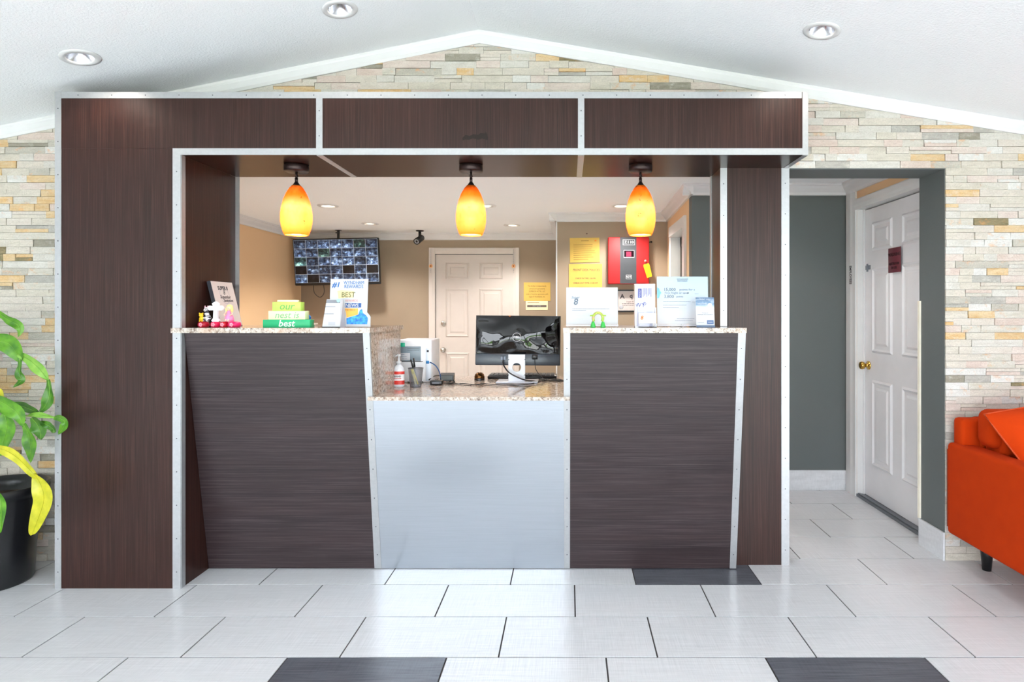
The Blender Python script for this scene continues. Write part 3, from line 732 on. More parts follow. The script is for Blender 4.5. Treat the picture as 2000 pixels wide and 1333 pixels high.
for (x, y), nm in zip(ofl, ('lit office ceiling lamp right of the left pendant', 'lit office ceiling lamp above the security screens', 'lit office ceiling lamp half behind the middle pendant', 'lit office ceiling lamp above the office door, right of the middle pendant', 'lit office ceiling lamp beside the right pendant')):
    t = thing('office_recessed_lamp', nm, 'ceiling lamp', (x, y, CZ), 'office recessed lamps')
    m = MB(); m.lathe([(.092, -.0005), (.088, -.006), (.062, -.009), (.058, -.003), (.058, .002)], (x, y, CZ), 40, caps=False); obj('trim_ring', m, M['white'], t)
    m = MB(); m.lathe([(.058, 0), (.05, .04)], (x, y, CZ), 40, caps=False); obj('reflector', m, M['white'], t)
    m = MB(); m.lathe([(.0575, .003), (.03, -.003), (.004, -.005)], (x, y, CZ), 24); obj('lens', m, emit((255, 232, 200), 5, 'office_lens'), t)
    spotlight('office_lamp', (x, y, CZ-.02), OFFICE_LAMP, WARM, 136, .06)
spotlight('hall_fill', (1.35, 3.8, CZ-.03), HALL_FILL, (1, .95, .9), 130, .15)  # unseen fill spot added to brighten the hall, no fixture built
spotlight('office_lamp', (-1.6, 4.1, CZ-.03), OFFICE_LAMP*.8, WARM, 118, .06)

# ---------------------------------------------------------------- things on the far walls
tv = thing('security_monitor', 'wide black monitor showing a grid of security camera pictures', 'monitor', P(658, 556, 6.9))
Z_ = 6.9; x0, x1, zb, zt_ = X(573, Z_), X(741, Z_), H(557, Z_), H(466, Z_)
cx, czv = (x0+x1)/2, (zb+zt_)/2; wv, hv = x1-x0, zt_-zb
TM = Matrix.Translation((cx, Z_, czv)) @ Matrix.Rotation(R(5), 4, 'X') @ Matrix.Rotation(R(-1.2), 4, 'Y')
m = MB(); m.rbox(-wv/2, wv/2, 0, .045, -hv/2, hv/2, .012, 2, TM); obj('housing', m, M['black'], tv)
def feed():
    t = NT('camera_feed'); vc = t.new('ShaderNodeAttribute', attribute_name='tone'); n = t.noise((26, 26, 26), 4, .65); n2 = t.noise((9, 9, 14), 2, .5, 3)
    c = t.mix(1.0, t.ramp(n, [(.38, (.04, .06, .10, 1)), (.52, (.4, .5, .7, 1)), (.66, (1.9, 2.0, 2.1, 1))]), vc.outputs[0], 'MULTIPLY')
    t.col((.01, .01, .01, 1)); t.l.new(c, t.b.inputs['Emission Color']); t.b.inputs['Emission Strength'].default_value = 1.0
    return t.set(.2)
M['feed'] = feed()
sc = obj('screen', MB().box(-wv/2+.014, wv/2-.014, -.001, 0, -hv/2+.03, hv/2-.014).xf(TM), emit((170, 180, 195), .3, 'screen_gridlines'), tv)
rnd = random.Random(5); cols, rows = 7, 5; gw, gh = (wv-.028)/cols, (hv-.044)/rows
dark_cells = {(0, 3), (1, 4), (4, 3), (6, 3)}
for i in range(cols):
    for j in range(rows):
        a = -wv/2+.014+i*gw; b = hv/2-.014-(j+1)*gh
        q = MB(); A, B_, C0, D = a+.002, a+gw-.002, b+.002, b+gh-.002; hz_ = C0+(D-C0)*rnd.uniform(.5, .85); va = A+(B_-A)*rnd.uniform(.1, .9); vb = A+(B_-A)*rnd.uniform(0, .35); vc_ = A+(B_-A)*rnd.uniform(.55, 1)
        q.add([(A, -.0018, C0), (vb, -.0018, C0), (vc_, -.0018, C0), (B_, -.0018, C0), (A, -.0018, hz_), (va, -.0018, hz_), (B_, -.0018, hz_), (A, -.0018, D), (B_, -.0018, D)], [(0, 1, 5, 4), (1, 2, 5), (2, 3, 6, 5), (4, 5, 6, 8, 7)])
        kx, kz = rnd.uniform(A, B_-gw*.3), rnd.uniform(C0, hz_-.012); q.add([(kx, -.0021, kz), (kx+gw*.22, -.0021, kz), (kx+gw*.2, -.0021, kz+.014), (kx+gw*.04, -.0021, kz+.016)], [(0, 1, 2, 3)])
        q.xf(TM); o = obj('camera_picture', q, M['feed'], sc)
        k = rnd.uniform(.14, .5); tone = (k*.8, k, k*1.3) if (i, j) not in dark_cells else (.004, .004, .006)
        if rnd.random() < .2 and (i, j) not in dark_cells: tone = (k*.7, k*1.2, k*.9)
        ca = o.data.color_attributes.new('tone', 'FLOAT_COLOR', 'CORNER')
        li = 0
        for pi, po in enumerate(o.data.polygons):
            f_ = (.5, 1.25, .6, .28, 2.2)[pi] if tone[0] > .01 else 1
            for l_ in po.loop_indices: ca.data[l_].color = (tone[0]*f_, tone[1]*f_, tone[2]*f_, 1)
m = MB(); c = P(661, 464, Z_+.02); m.box(c.x-.012, c.x+.012, Z_+.01, Z_+.03, c.z-.03, CZ-.002); m.box(c.x-.03, c.x+.03, Z_-.01, Z_+.05, CZ-.006, CZ-.0005); m.tube(spline([(c.x-.02, Z_-.01, c.z+.05), (c.x+.015, Z_-.012, c.z+.04), (c.x+.01, Z_-.012, c.z-.01)], 5), .006); obj('ceiling_bracket', m, M['black'], tv)
m = MB()
m.tube(spline([P(612, 556, 7.0), P(614, 572, 7.02), P(625, 581, 7.03), P(633, 572, 7.03), P(632, 556, 7.0)], 8), .0035); obj('hanging_cable', m, M['black'], tv)
m = MB(); m.tube(spline([P(720, 556, 7.0), P(718, 570, 7.02), P(717, 600, 7.05), P(720, 632, 7.08), P(724, 660, 7.1)], 8), .0035); obj('hanging_cable', m, M['black'], tv)

# bullet camera
c = P(820, 459, 6.95); c.z = CZ
t = thing('security_camera', 'black bullet security camera hanging by the office crown moulding', 'security camera', (c.x, c.y, c.z-.17))
m = MB(); m.lathe([(.046, -.0005), (.044, -.010), (.02, -.014)], c, 20); obj('mount', m, M['black'], t)
m = MB(); m.cyl((c.x, c.y, c.z-.01), (c.x, c.y, c.z-.07), .016, 12); m.ball((c.x, c.y, c.z-.075), .02); obj('bracket', m, M['black'], t)
dr = Vector((-.25, -.86, -.45)).normalized(); q = dr.to_track_quat('Z', 'Y').to_matrix().to_4x4(); b0 = Vector((c.x, c.y, c.z-.10))-dr*.06
m = MB(); m.lathe([(.028, 0), (.034, .01), (.036, .09), (.038, .10), (.038, .145), (.030, .145), (.028, .138)], b0, 24, q); obj('body', m, M['black'], t)
m = MB(); m.lathe([(.0275, .1385), (.0275, .141), (.016, .142), (.015, .1395)], b0, 24, q); obj('lens_ring', m, M['palegrey'], t)
m = MB(); m.lathe([(.0145, .139), (.010, .143), (.003, .1445)], b0, 20, q); obj('lens', m, M['blackgloss'], t)

YEL = plain((206, 170, 78), .55, name='yellow_paper', var=.03)
BRN = plain((120, 92, 36), .6)
def notice(label, px0, py0, px1, py1, Y, mat, rot=0, name='notice', cat='notice'):
    a, b = P(px0, py1, Y), P(px1, py0, Y); w_, h_ = b.x-a.x, b.z-a.z; c = Vector(((a.x+b.x)/2, Y, (a.z+b.z)/2))
    t = thing(name, label, cat, (c.x, Y, a.z)); Mx = Matrix.Translation(c) @ Matrix.Rotation(R(rot), 4, 'Y')
    m = MB(); m.box(-w_/2, w_/2, -.0025, 0, -h_/2, h_/2); m.xf(Mx); obj('sheet', m, mat, t)
    return t, Mx, w_, h_
def tf(Mx, x, z, y=-.003): return Mx @ Matrix.Translation((x, y, z)) @ FRONT
Yw = YM-.002
t, Mx, w_, h_ = notice('upper blank-looking yellow notice on the office wall, left of the red alarm box', 1113, 465, 1171, 513, Yw, YEL, -1)
rules([(-w_*.12, w_*.14, h_*.38, .004)]+[(-w_*.38, w_*random.uniform(.1, .38), h_*(.22-.085*k), .0035) for k in range(8)], Mx @ Matrix.Translation((0, -.0026, 0)), BRN, t, 'printed_lines')
m = MB(); m.ball((w_*.37, -.003, h_*.38), .011, 1, .1, .7, 10); m.xf(Mx); obj('logo', m, plain((226, 140, 50), .6), t, 'small orange oval logo')
m = MB(); m.ball((w_*.08, -.003, h_*.5+.04), .008, 1, .6, .7, 8); m.xf(Mx); obj('pin', m, plain((90, 60, 50), .5), t)
t, Mx, w_, h_ = notice('laminated yellow FRONT DESK POLICIES notice below the upper one', 1111, 516, 1176, 575, Yw, YEL)
text('FRONT DESK POLICIES', .030, tf(Mx, .01, h_*.30), M['ink'], t, sx=.84)
text('CHECK IN TIME: 3:00 PM', .022, tf(Mx, 0, h_*.02), M['ink'], t, sx=.82); text('CHECK OUT TIME: 11:00 AM', .022, tf(Mx, 0, -h_*.13), M['ink'], t, sx=.86)
t, Mx, w_, h_ = notice('yellow notice with five lines on the far wall, right of the office door', 1023, 552, 1075, 588, YF-.002, YEL)
for k, s in enumerate(('This facility is independently', 'owned and operated by', 'SUPERIOR HOTEL, LLC', 'under a franchise agreement with', 'Super 8 Worldwide, Inc.')): text(s, .024, tf(Mx, 0, h_*(.30-.145*k)), BRN, t, sx=.82, bold=.01)
t, Mx, w_, h_ = notice('small cream notice with a dark bar below the yellow one by the door', 1027, 588.2, 1070, 606, YF-.002, plain((242, 228, 186), .6, name='cream_paper'))
m = MB(); m.box(-w_*.44, w_*.44, -.0032, -.0025, -h_*.18, h_*.05); m.xf(Mx); obj('dark_bar', m, plain((92, 82, 78), .6), t)
text('FIRST NAMES', .017, tf(Mx, 0, -h_*.065, -.0034), M['palegrey'], t); rules([(-w_*.42, w_*.1, h_*.32, .005)], Mx @ Matrix.Translation((0, -.0026, 0)), BRN, t, 'printed_lines')
# red alarm box
a, b = P(1188, 555, YM-.08), P(1268, 463, YM-.08); xc = (a.x+b.x)/2
RED = plain((186, 28, 32), .55, name='red_enamel', var=.04)
t = thing('alarm_box', 'red metal alarm box with a dark grey centre band on the office wall', 'alarm box', (xc, YM-.04, a.z))
m = MB(); m.rbox(a.x, b.x, YM-.08, YM-.001, a.z, b.z, .008, 2); obj('housing', m, RED, t)
bx0, bx1 = X(1211, YM-.082), X(1243, YM-.082)
m = MB(); m.box(bx0, bx1, YM-.083, YM-.079, a.z+.004, b.z-.002); obj('centre_band', m, plain((58, 62, 68), .6), t)
def fr(x0, x1, z0, z1, y, th, mat, nm, par=t):
    q = MB(); q.box(x0, x1, y-.002, y, z0, z0+th); q.box(x0, x1, y-.002, y, z1-th, z1); q.box(x0, x0+th, y-.002, y, z0+th, z1-th); q.box(x1-th, x1, y-.002, y, z0+th, z1-th); return obj(nm, q, mat, par)
yb = YM-.083
fr(X(1216.5, yb), X(1240, yb), H(479, yb), H(468, yb), yb, .004, M['paper'], 'label_frame')
text('Z I 10', .036, at((X(1228.5, yb), yb-.001, H(473.5, yb))), M['paper'], t, bold=.02)
fr(X(1218, yb), X(1239, yb), H(503.5, yb), H(489, yb), yb, .004, M['palegrey'], 'window_rim')
m = MB(); m.box(X(1219, yb), X(1238, yb), yb-.0008, yb, H(502.5, yb), H(490, yb)); obj('display_window', m, plain((30, 6, 16), .15), t)
m = MB(); m.box(X(1223, yb), X(1233, yb), yb-.0022, yb-.0008, H(501.5, yb), H(492, yb)); obj('display_figure', m, plain((126, 36, 66), .3), t)
fr(X(1222.5, yb), X(1233.5, yb), H(545.5, yb), H(537, yb), yb, .003, M['paper'], 'logo_frame')
text('ADT', .026, at((X(1228, yb), yb-.001, H(541.2, yb))), M['paper'], t, bold=.03)
m = MB(); m.tube(spline([(b.x-.005, YM-.05, H(475, YM)), (b.x+.015, YM-.05, H(474, YM)), (b.x+.022, YM-.05, H(474, YM))], 4), .004); m.ball((b.x+.024, YM-.05, H(474, YM)), .010, seg=8); obj('cord_plug', m, M['black'], t)
kt = thing('yellow_tag', 'yellow tag hanging from the red alarm box', 'tag', P(1267, 543, yb-.012)); Yt = yb-.012
m = MB(); m.ball(P(1260.5, 510, Yt-.004), .012, seg=10); obj('hook', m, plain((240, 150, 140), .4), kt, 'pink hook')
m = MB(); q = [P(1257, 517, Yt), P(1266.5, 514.5, Yt), P(1269, 519, Yt), P(1273.5, 540, Yt), P(1264, 543.5, Yt), P(1256.5, 520, Yt)]
m.add(q+[p+Vector((0, -.003, 0)) for p in q], [(0, 1, 2, 3, 4, 5), (11, 10, 9, 8, 7, 6)]+[(i, 6+i, 6+(i+1) % 6, (i+1) % 6) for i in range(6)]); obj('tag_card', m, plain((250, 190, 20), .5), kt)
m = MB(); m.tube([P(1261, 512, Yt-.002), P(1262, 518, Yt-.004)], .002, 5); obj('string', m, M['ink'], kt)
t, Mx, w_, h_ = notice('framed grey certificate with large A below the red alarm box', 1207, 569, 1247, 607, Yw, plain((198, 190, 188), .5, name='grey_certificate'))
m = MB()
for s in ((-w_/2-.006, w_/2+.006, h_/2, h_/2+.014), (-w_/2-.006, w_/2+.006, -h_/2-.014, -h_/2), (-w_/2-.012, -w_/2, -h_/2, h_/2)): m.box(s[0], s[1], -.010, 0, s[2], s[3])
m.xf(Mx); obj('certificate_frame', m, M['black'], t)
text('A', .060, tf(Mx, -w_*.29, h_*.22), M['ink'], t, bold=.03); text('q', .060, tf(Mx, w_*.14, h_*.25), M['ink'], t, bold=.03)
text('Super 8', .022, tf(Mx, w_*.08, -h_*.04), M['ink'], t); rules([(-w_*.3, w_*.3, -h_*.15, .006), (w_*-.3, w_*.4, -h_*.24, .004)], Mx @ Matrix.Translation((0, -.0026, 0)), M['ink'], t, 'printed_lines', dash=True)
m = MB(); m.lathe([(.02, 0), (.016, .001)], (0, 0, 0), 16, Matrix.Rotation(R(90), 4, 'X')); m.xf(Mx @ Matrix.Translation((-w_*.34, -.003, -h_*.32))); obj('seal', m, M['palegrey'], t)

# ---------------------------------------------------------------- things on the raised countertops
def block(mb, x0, x1, y0, y1, z0, z1): mb.rbox(x0, x1, y0, y1, z0, z1, .0012, 1); return mb
# framed award leaning on the pier
t = thing('award_plaque', 'silver award plaque with black edges leaning on the dark pier', 'plaque', (-1.80, 3.16, TOP))
base = Vector((-1.765, 3.06, TOP+.001)); u = Vector((0, 1, 0)); up = Vector((-.058, 0, .2355)).normalized(); nn = u.cross(up)*-1
if nn.x < 0: nn = -nn
QM = Matrix((( u.x, up.x, nn.x, base.x), (u.y, up.y, nn.y, base.y), (u.z, up.z, nn.z, base.z), (0, 0, 0, 1)))
m = MB(); m.box(0, .2, 0, .242, -.018, 0); m.xf(QM); fixn(obj('plaque_board', m, plain((40, 42, 50), .4), t))
m = MB(); m.box(.003, .197, .003, .239, 0, .001); m.xf(QM); fixn(obj('plaque_face', m, plain((206, 202, 200), .35, name='silver_plaque', var=.03), t))
m = MB(); m.lathe([(.044, .0011), (.0425, .0016), (.041, .0011)], (.1, .165, 0), 32, caps=False); m.xf(QM); obj('emblem_ring', m, M['palegrey'], t)
text('SUPER 8', .028, QM @ Matrix.Translation((.095, .204, .0014)), M['ink'], t, bold=.03, sx=.9)
text('8', .034, QM @ Matrix.Translation((.098, .180, .0014)), M['ink'], t, shear=.2)
text('Superior', .027, QM @ Matrix.Translation((.10, .157, .0014)), M['ink'], t, shear=.25, bold=.01)
text('Sanitation', .022, QM @ Matrix.Translation((.12, .138, .0014)), M['ink'], t, shear=.25, bold=.01)
# four red rosette blocks, white cross, little figures
reds = [(176, 10, 40), (214, 12, 76), (190, 8, 36), (206, 10, 90)]
YR = 2.99
for k, ((pa, pb), c) in enumerate(zip(((387, 408), (412, 430), (430, 446), (446, 470)), reds)):
    x0, x1 = X(pa, YR), X(pb, YR); xc = (x0+x1)/2
    t = thing('rosette_candle', ('dark red flower candle under the yellow and zebra figures, leftmost', 'crimson flower candle under the white cross', 'dark red flower candle between the cross and the doll figure', 'magenta flower candle under the pink doll figure, rightmost')[k], 'candle', (xc, YR, TOP), 'flower candles in a row')
    m = MB(); m.lathe([(.5*(x1-x0)*f, z) for f, z in ((.75, 0), (.98, .005), (1, .014), (.9, .024), (.6, .028))], (xc, YR, TOP), 18); obj('candle_cup', m, plain(c, .35, name='red_wax_%d' % k), t)
    m = MB()
    for a in range(5): m.ball((xc+.006*math.cos(a*1.257), YR-(x1-x0)*.49, TOP+.013+.006*math.sin(a*1.257)), .0048, 1, .4, 1, 8)
    obj('flower', m, plain((248, 150, 170), .5), t)
t = thing('cross_figurine', 'white cross figurine standing on the crimson flower candle', 'figurine', (X(422, YR), YR, TOP+.028)); x = X(422, YR+.0)
m = MB(); pts = [(-.016, .028), (-.020, .034), (-.011, .045), (-.009, .085), (-.032, .084), (-.038, .094), (-.032, .107), (-.012, .105), (-.017, .118), (0, .128), (.017, .118), (.012, .105), (.032, .107), (.038, .094), (.032, .084), (.009, .085), (.011, .045), (.020, .034), (.016, .028)]
m.prism([(x+a, TOP+b) for a, b in pts], YR-.007, YR+.007, 'y'); fixn(obj('cross', m, plain((236, 236, 244), .4), t))
m = MB()
for z in (.09, .098): m.tube([(x-.03, YR-.0075, TOP+z), (x+.03, YR-.0075, TOP+z)], .0012, 5)
obj('carved_lines', m, M['palegrey'], t)
def ballset(lst, mat, par, nm):
    m = MB()
    for (x, y, z, r, a, b, c_) in lst: m.ball((x, y, z), r, a, b, c_, 12)
    return obj(nm, m, mat, par)
# pink doll figure
x = X(448, YR); z0 = TOP+.028
t = thing('doll_figurine', 'tiny doll figurine with blonde hair and pink dress beside the cross', 'figurine', (x, YR, z0))
m = MB(); m.lathe([(.018, 0), (.022, .010), (.018, .026), (.010, .040), (.011, .050), (.005, .056)], (x, YR, z0), 16); obj('dress', m, plain((240, 130, 176), .5), t)
ballset([(x, YR-.004, z0+.066, .011, 1, .9, 1.1)], plain((240, 190, 160), .5), t, 'head')
ballset([(x, YR+.003, z0+.070, .0155, 1, .9, 1), (x-.013, YR-.0, z0+.058, .007, .9, 1, 1.8), (x+.013, YR-.0, z0+.058, .007, .9, 1, 1.8)], plain((240, 214, 130), .6), t, 'hair')
m = MB()
for s in (-1, 1): m.tube([(x+s*.010, YR-.004, z0+.048), (x+s*.020, YR-.010, z0+.036), (x+s*.012, YR-.018, z0+.030)], .0034, 7); m.tube([(x+s*.006, YR-.016, z0+.012), (x+s*.006, YR-.024, z0+.004)], .004, 7)
obj('limbs', m, plain((244, 196, 170), .5), t)
m = MB()
for s in (-1, 1): m.ball((x+s*.004, YR-.0135, z0+.067), .0015, seg=6)
obj('eyes', m, M['ink'], t)
# zebra figure
x = X(404, YR); t = thing('zebra_figurine', 'tiny seated black and white zebra figurine beside the white cross', 'figurine', (x, YR, z0))
zm = NT('zebra_coat'); wv_ = zm.noise((40, 40, 260), 1, .3); zm.col(zm.ramp(wv_, [(.48, lin((236, 232, 236))), (.52, lin((60, 58, 70)))])); zm = zm.set(.5)
ballset([(x+.004, YR, z0+.018, .016, 1, .9, 1.1), (x, YR, z0+.038, .012, .9, .9, 1.4), (x-.002, YR-.002, z0+.062, .010, 1, 1, 1.1), (x-.003, YR-.010, z0+.056, .007, 1, 1.2, .9)], zm, t, 'body')
ballset([(x-.009, YR, z0+.073, .004, .7, .6, 1.6), (x+.005, YR, z0+.073, .004, .7, .6, 1.6)], plain((226, 170, 180), .5), t, 'ears')
m = MB()
for s in (-1, 1): m.cyl((x+s*.008, YR-.008, z0+.024), (x+s*.009, YR-.014, z0), .004, 8)
obj('legs', m, zm, t)
# yellow lamb figure
x = X(394, YR-.01); t = thing('lion_figurine', 'tiny yellow animal figurine leftmost on the flower candles', 'figurine', (x, YR-.01, z0)); yl = plain((240, 196, 40), .5)
ballset([(x, YR-.01, z0+.014, .012, 1, 1, 1), (x+.002, YR-.018, z0+.032, .010, 1, .9, 1), (x-.006, YR-.018, z0+.041, .0035, 1, 1, 1), (x+.010, YR-.018, z0+.041, .0035, 1, 1, 1)], yl, t, 'body')
ballset([(x-.001, YR-.027, z0+.033, .0013, 1, 1, 1), (x+.005, YR-.027, z0+.033, .0013, 1, 1, 1)], M['ink'], t, 'eyes')
m = MB()
for a, b in ((-1, -1), (1, -1), (-1, 1), (1, 1)): m.cyl((x+a*.006, YR-.01+b*.006, z0+.008), (x+a*.007, YR-.01+b*.007, z0), .0035, 8)
obj('legs', m, yl, t)
# green word-block sign
YS = 2.925
t = thing('word_block_sign', 'stacked green and cream wooden word blocks reading our nest is best', 'sign', (X(560, YS), YS, TOP), )
def sgn(px0, px1, z0, z1, c, s, sz, tc, dy=0, shear=.25, bold=.0):
    m = MB(); block(m, X(px0, YS), X(px1, YS), YS+dy, YS+.045, z0, z1); o = obj('word_block', m, plain(c, .5), t)
    if s: text(s, sz, at((X((px0+px1)/2, YS), YS+dy-.0008, (z0+z1)/2)), plain(tc, .5), o, shear=shear, bold=bold)
sgn(514, 606, TOP, TOP+.0385, (30, 164, 108), 'best', .046, (235, 250, 240), -.004, .2, .01)
sgn(524, 596, TOP+.039, TOP+.081, (218, 230, 178), 'nest is', .046, (110, 170, 120), 0, .25)
sgn(532, 587, TOP+.0815, TOP+.124, (182, 222, 96), 'our', .050, (90, 160, 76), 0, .25)
m = MB(); block(m, X(539, YS), X(580, YS), YS+.012, YS+.03, TOP+.1245, TOP+.134); obj('top_slat', m, plain((240, 236, 190), .5), t)
# little blue figure
x = X(603, 3.08); t = thing('blue_figurine', 'small blue round-headed figurine peeking out right of the green word blocks', 'figurine', (x, 3.08, TOP))
ballset([(x-.004, 3.08, TOP+.046, .016, 1, 1, 1)], plain((20, 120, 210), .25), t, 'head'); 
m = MB(); m.lathe([(.020, 0), (.018, .014), (.010, .032)], (x, 3.08, TOP), 16); m.tube([(x+.01, 3.08, TOP+.025), (x+.028, 3.08, TOP+.004)], .004, 6); obj('body', m, plain((60, 190, 170), .4), t)
x = X(614, 3.2); t = tag(obj('small_box', block(MB(), x-.012, x+.012, 3.18, 3.22, TOP, TOP+.016), plain((236, 226, 210), .6)), 'small cream box behind the white folded leaflet card', 'box')

def boardM(px0, px1, Y, tilt=0, yaw=0, z=None):
    a, b = X(px0, Y), X(px1, Y)
    return Matrix.Translation(((a+b)/2, Y, TOP if z is None else z)) @ Matrix.Rotation(R(yaw), 4, 'Z') @ Matrix.Rotation(R(-tilt), 4, 'X'), b-a
# poster card
YP = 3.0
Mx, w_ = boardM(642, 716, YP, 6); hh = .243
t = thing('rewards_poster', 'white easel poster with blue hash one and orange BEST splash', 'poster', (X(679, YP), YP, TOP))
m = MB(); m.prism([(-w_/2, .002), (w_/2+.018, .002), (w_/2+.018, .052), (w_/2+.008, .066), (w_/2, .074), (w_/2, hh), (-w_/2, hh)], 0, .004, 'y'); m.xf(Mx); fixn(obj('card', m, M['paper'], t))
m = MB(); m.prism([(.004, 0), (.085, 0), (.006, .14)], -.02, .02, 'x'); m.xf(Mx.copy()); 
m = MB(); m.add([Mx @ Vector((-.02, .004, .16)), Mx @ Vector((.02, .004, .16)), Vector((X(679, YP)+.02, YP+.085, TOP+.001)), Vector((X(679, YP)-.02, YP+.085, TOP+.001)), Mx @ Vector((-.02, .006, .16)), Mx @ Vector((.02, .006, .16)), Vector((X(679, YP)+.02, YP+.088, TOP+.001)), Vector((X(679, YP)-.02, YP+.088, TOP+.001))], [(0, 1, 2, 3), (7, 6, 5, 4), (0, 4, 5, 1), (2, 6, 7, 3), (0, 3, 7, 4), (1, 5, 6, 2)]); obj('easel_leg', m, M['paper'], t)
BL = plain((20, 96, 168), .5, name='print_blue', var=.02); OR = plain((242, 176, 76), .5, name='print_orange'); NAVY = plain((30, 84, 150), .5, name='print_navy')
def px_(p): return (p-642)/(716-642)*w_-w_/2
def pz_(p): return (639-p)*2.98/1175+.002
def g(x, z, y=-.0008): return Mx @ Matrix.Translation((x, y, z)) @ FRONT
text('#1', .036, g(px_(653), pz_(556)), BL, t, shear=.2, bold=.02)
text('WYNDHAM', .0225, g(px_(688), pz_(551.5)), BL, t, sx=.86); text('REWARDS', .0225, g(px_(688), pz_(559.5)), BL, t, sx=.93)
rules([(px_(670), px_(706), pz_(555.4), .0008)], Mx, BL, t, 'printed_rule')
m = MB(); m.add([(px_(a), -.0005, pz_(b)) for a, b in ((656, 568), (664, 566), (690, 568), (688, 582), (676, 581), (659, 583))], [(0, 1, 2, 3, 4, 5)]); m.xf(Mx); obj('orange_splash', m, plain((250, 214, 150), .5), t)
text('BEST', .036, g(px_(678), pz_(576)), plain((84, 92, 60), .5), t, sx=.92, bold=.01)
text('REWARDS', .017, g(px_(685), pz_(587.5)), plain((200, 130, 120), .5), t, sx=.8)
m = MB(); m.add([(px_(a), -.0005, pz_(b)) for a, b in ((672, 592), (704, 592), (704, 601), (672, 601))], [(0, 1, 2, 3)]); m.xf(Mx); obj('news_band', m, NAVY, t)
text('NEWS', .024, g(px_(686), pz_(597), -.0012), M['paper'], t, bold=.02)
m = MB(); m.add([(px_(a), -.0006, pz_(b)) for a, b in ((672, 602.5), (698, 602.5), (698, 615), (676, 621), (675, 612))], [(0, 1, 2, 3, 4)]); m.xf(Mx); obj('orange_patch', m, OR, t)
text('HOTELS', .013, g(px_(683), pz_(606)), plain((150, 90, 60), .5), t)
bs = NT('blue_watercolour'); nb = bs.noise((70, 70, 70), 3, .6); bs.col(bs.ramp(nb, [(.35, lin((10, 90, 200))), (.7, lin((60, 176, 236)))])); bs = bs.set(.5)
m = MB(); m.add([(px_(a), -.0007, pz_(b)) for a, b in ((676, 622.5), (699, 615), (702, 606), (706, 604), (708, 612), (714, 616), (718, 622), (717, 634), (677, 634))], [tuple(range(9))]); m.xf(Mx); obj('blue_patch', m, bs, t)
# folded leaflet card
YL = 2.93; Ml, wl2 = boardM(629, 665, YL, 7)
t = thing('leaflet_card', 'white folded leaflet card with grey bars in front of the rewards poster', 'leaflet', (X(648, YL), YL, TOP))
hL = .139
m = MB(); m.prism([(-wl2/2, 0), (wl2/2-.002, 0), (wl2/2-.006, hL), (-wl2/2+.016, hL)], 0, .0025, 'y'); m.xf(Ml); fixn(obj('front_leaf', m, M['paper'], t))
m = MB(); a, b = Ml @ Vector((wl2/2-.002, .002, 0)), Ml @ Vector((wl2/2-.006, .002, hL)); c_, d_ = Vector((X(671, 3.0)+.01, 3.0, TOP+.001)), Vector((b.x+.008, b.y+.01, b.z))
m.add([a, c_, d_, b, a+Vector((0, .002, 0)), c_+Vector((0, .002, 0)), d_+Vector((0, .002, 0)), b+Vector((0, .002, 0))], [(0, 1, 2, 3), (7, 6, 5, 4), (0, 4, 5, 1), (1, 5, 6, 2), (2, 6, 7, 3), (3, 7, 4, 0)]); obj('side_leaf', m, M['paper'], t)
gy = plain((122, 124, 132), .5)
m = MB(); m.prism([(-wl2/2+.014, hL-.018), (wl2/2-.008, hL-.018), (wl2/2-.008, hL-.003), (-wl2/2+.017, hL-.003)], -.0006, 0, 'y'); m.xf(Ml); fixn(obj('header_band', m, gy, t))
ballset([(0, 0, 0, .009, 1, .1, 1)], plain((150, 190, 190), .4), t, 'round_logo').location = (Ml @ Vector((wl2/2-.016, -.001, hL-.016)))-t.location
rules([(-wl2/2+.012, wl2/2-.03, hL-.036, .003), (-wl2/2+.006, wl2/2-.036, .067, .003)], Ml, gy, t, 'grey_bar')
rules([(-wl2/2+.014, wl2/2-.012, hL-.045-.006*k, .0012) for k in range(5)]+[(-wl2/2+.010, wl2/2-.012, .057-.006*k, .0012) for k in range(4)], Ml, M['palegrey'], t, 'printed_lines', dash=True)
m = MB(); m.box(-.016, .018, -.0006, 0, .012, .028); m.xf(Ml); obj('address_box', m, M['palegrey'], t)
m = MB(); m.box(-wl2/2, wl2/2-.002, -.003, .0005, 0, .004); m.xf(Ml); obj('base_clip', m, M['black'], t)
rules([(-wl2/2+.018, wl2/2-.02, .0, .001)], Ml, gy, t) if False else None

# right side: acrylic signs
acr = NT('clear_acrylic'); acr.col((1, 1, 1, 1)); M['acrylic'] = acr.set(.02, 0, Transmission_Weight=1.0, IOR=1.3)
LTX = plain((120, 130, 148), .6, name='pale_blue_ink')
def acrylic(label, px0, px1, ptop, Y, tilt, paper=None, name='acrylic_sign'):
    Mx, w_ = boardM(px0, px1, Y, tilt); h_ = (640-ptop)*Y/1175-.003
    t = thing(name, label, 'sign', (X((px0+px1)/2, Y), Y, TOP))
    m = MB(); m.box(-w_/2, w_/2, .0015, .004, .014, h_); m.xf(Mx); obj('card', m, paper or M['paper'], t)
    m = MB(); m.box(-w_/2-.002, w_/2+.002, .0048, .0065, .003, h_+.002); m.xf(Mx); obj('holder_back', m, M['acrylic'], t)
    c0 = Mx.translation; m = MB(); m.box(c0.x-w_/2, c0.x+w_/2, Y-.012, Y+.06, TOP, TOP+.0025); obj('holder_foot', m, M['acrylic'], t)
    m = MB(); m.box(-w_/2, w_/2, -.004, .0045, .004, .012); m.xf(Mx); obj('holder_lip', m, plain((206, 208, 216), .3), t)
    return t, Mx, w_, h_
t, Mx, w_, h_ = acrylic('white acrylic sign with grey 8 emblem behind the horseshoe ornament', 1106, 1207, 561, 3.02, 4)
def g(x, z, y=-.0003): return Mx @ Matrix.Translation((x, y, z)) @ FRONT
GR = plain((104, 114, 128), .6)
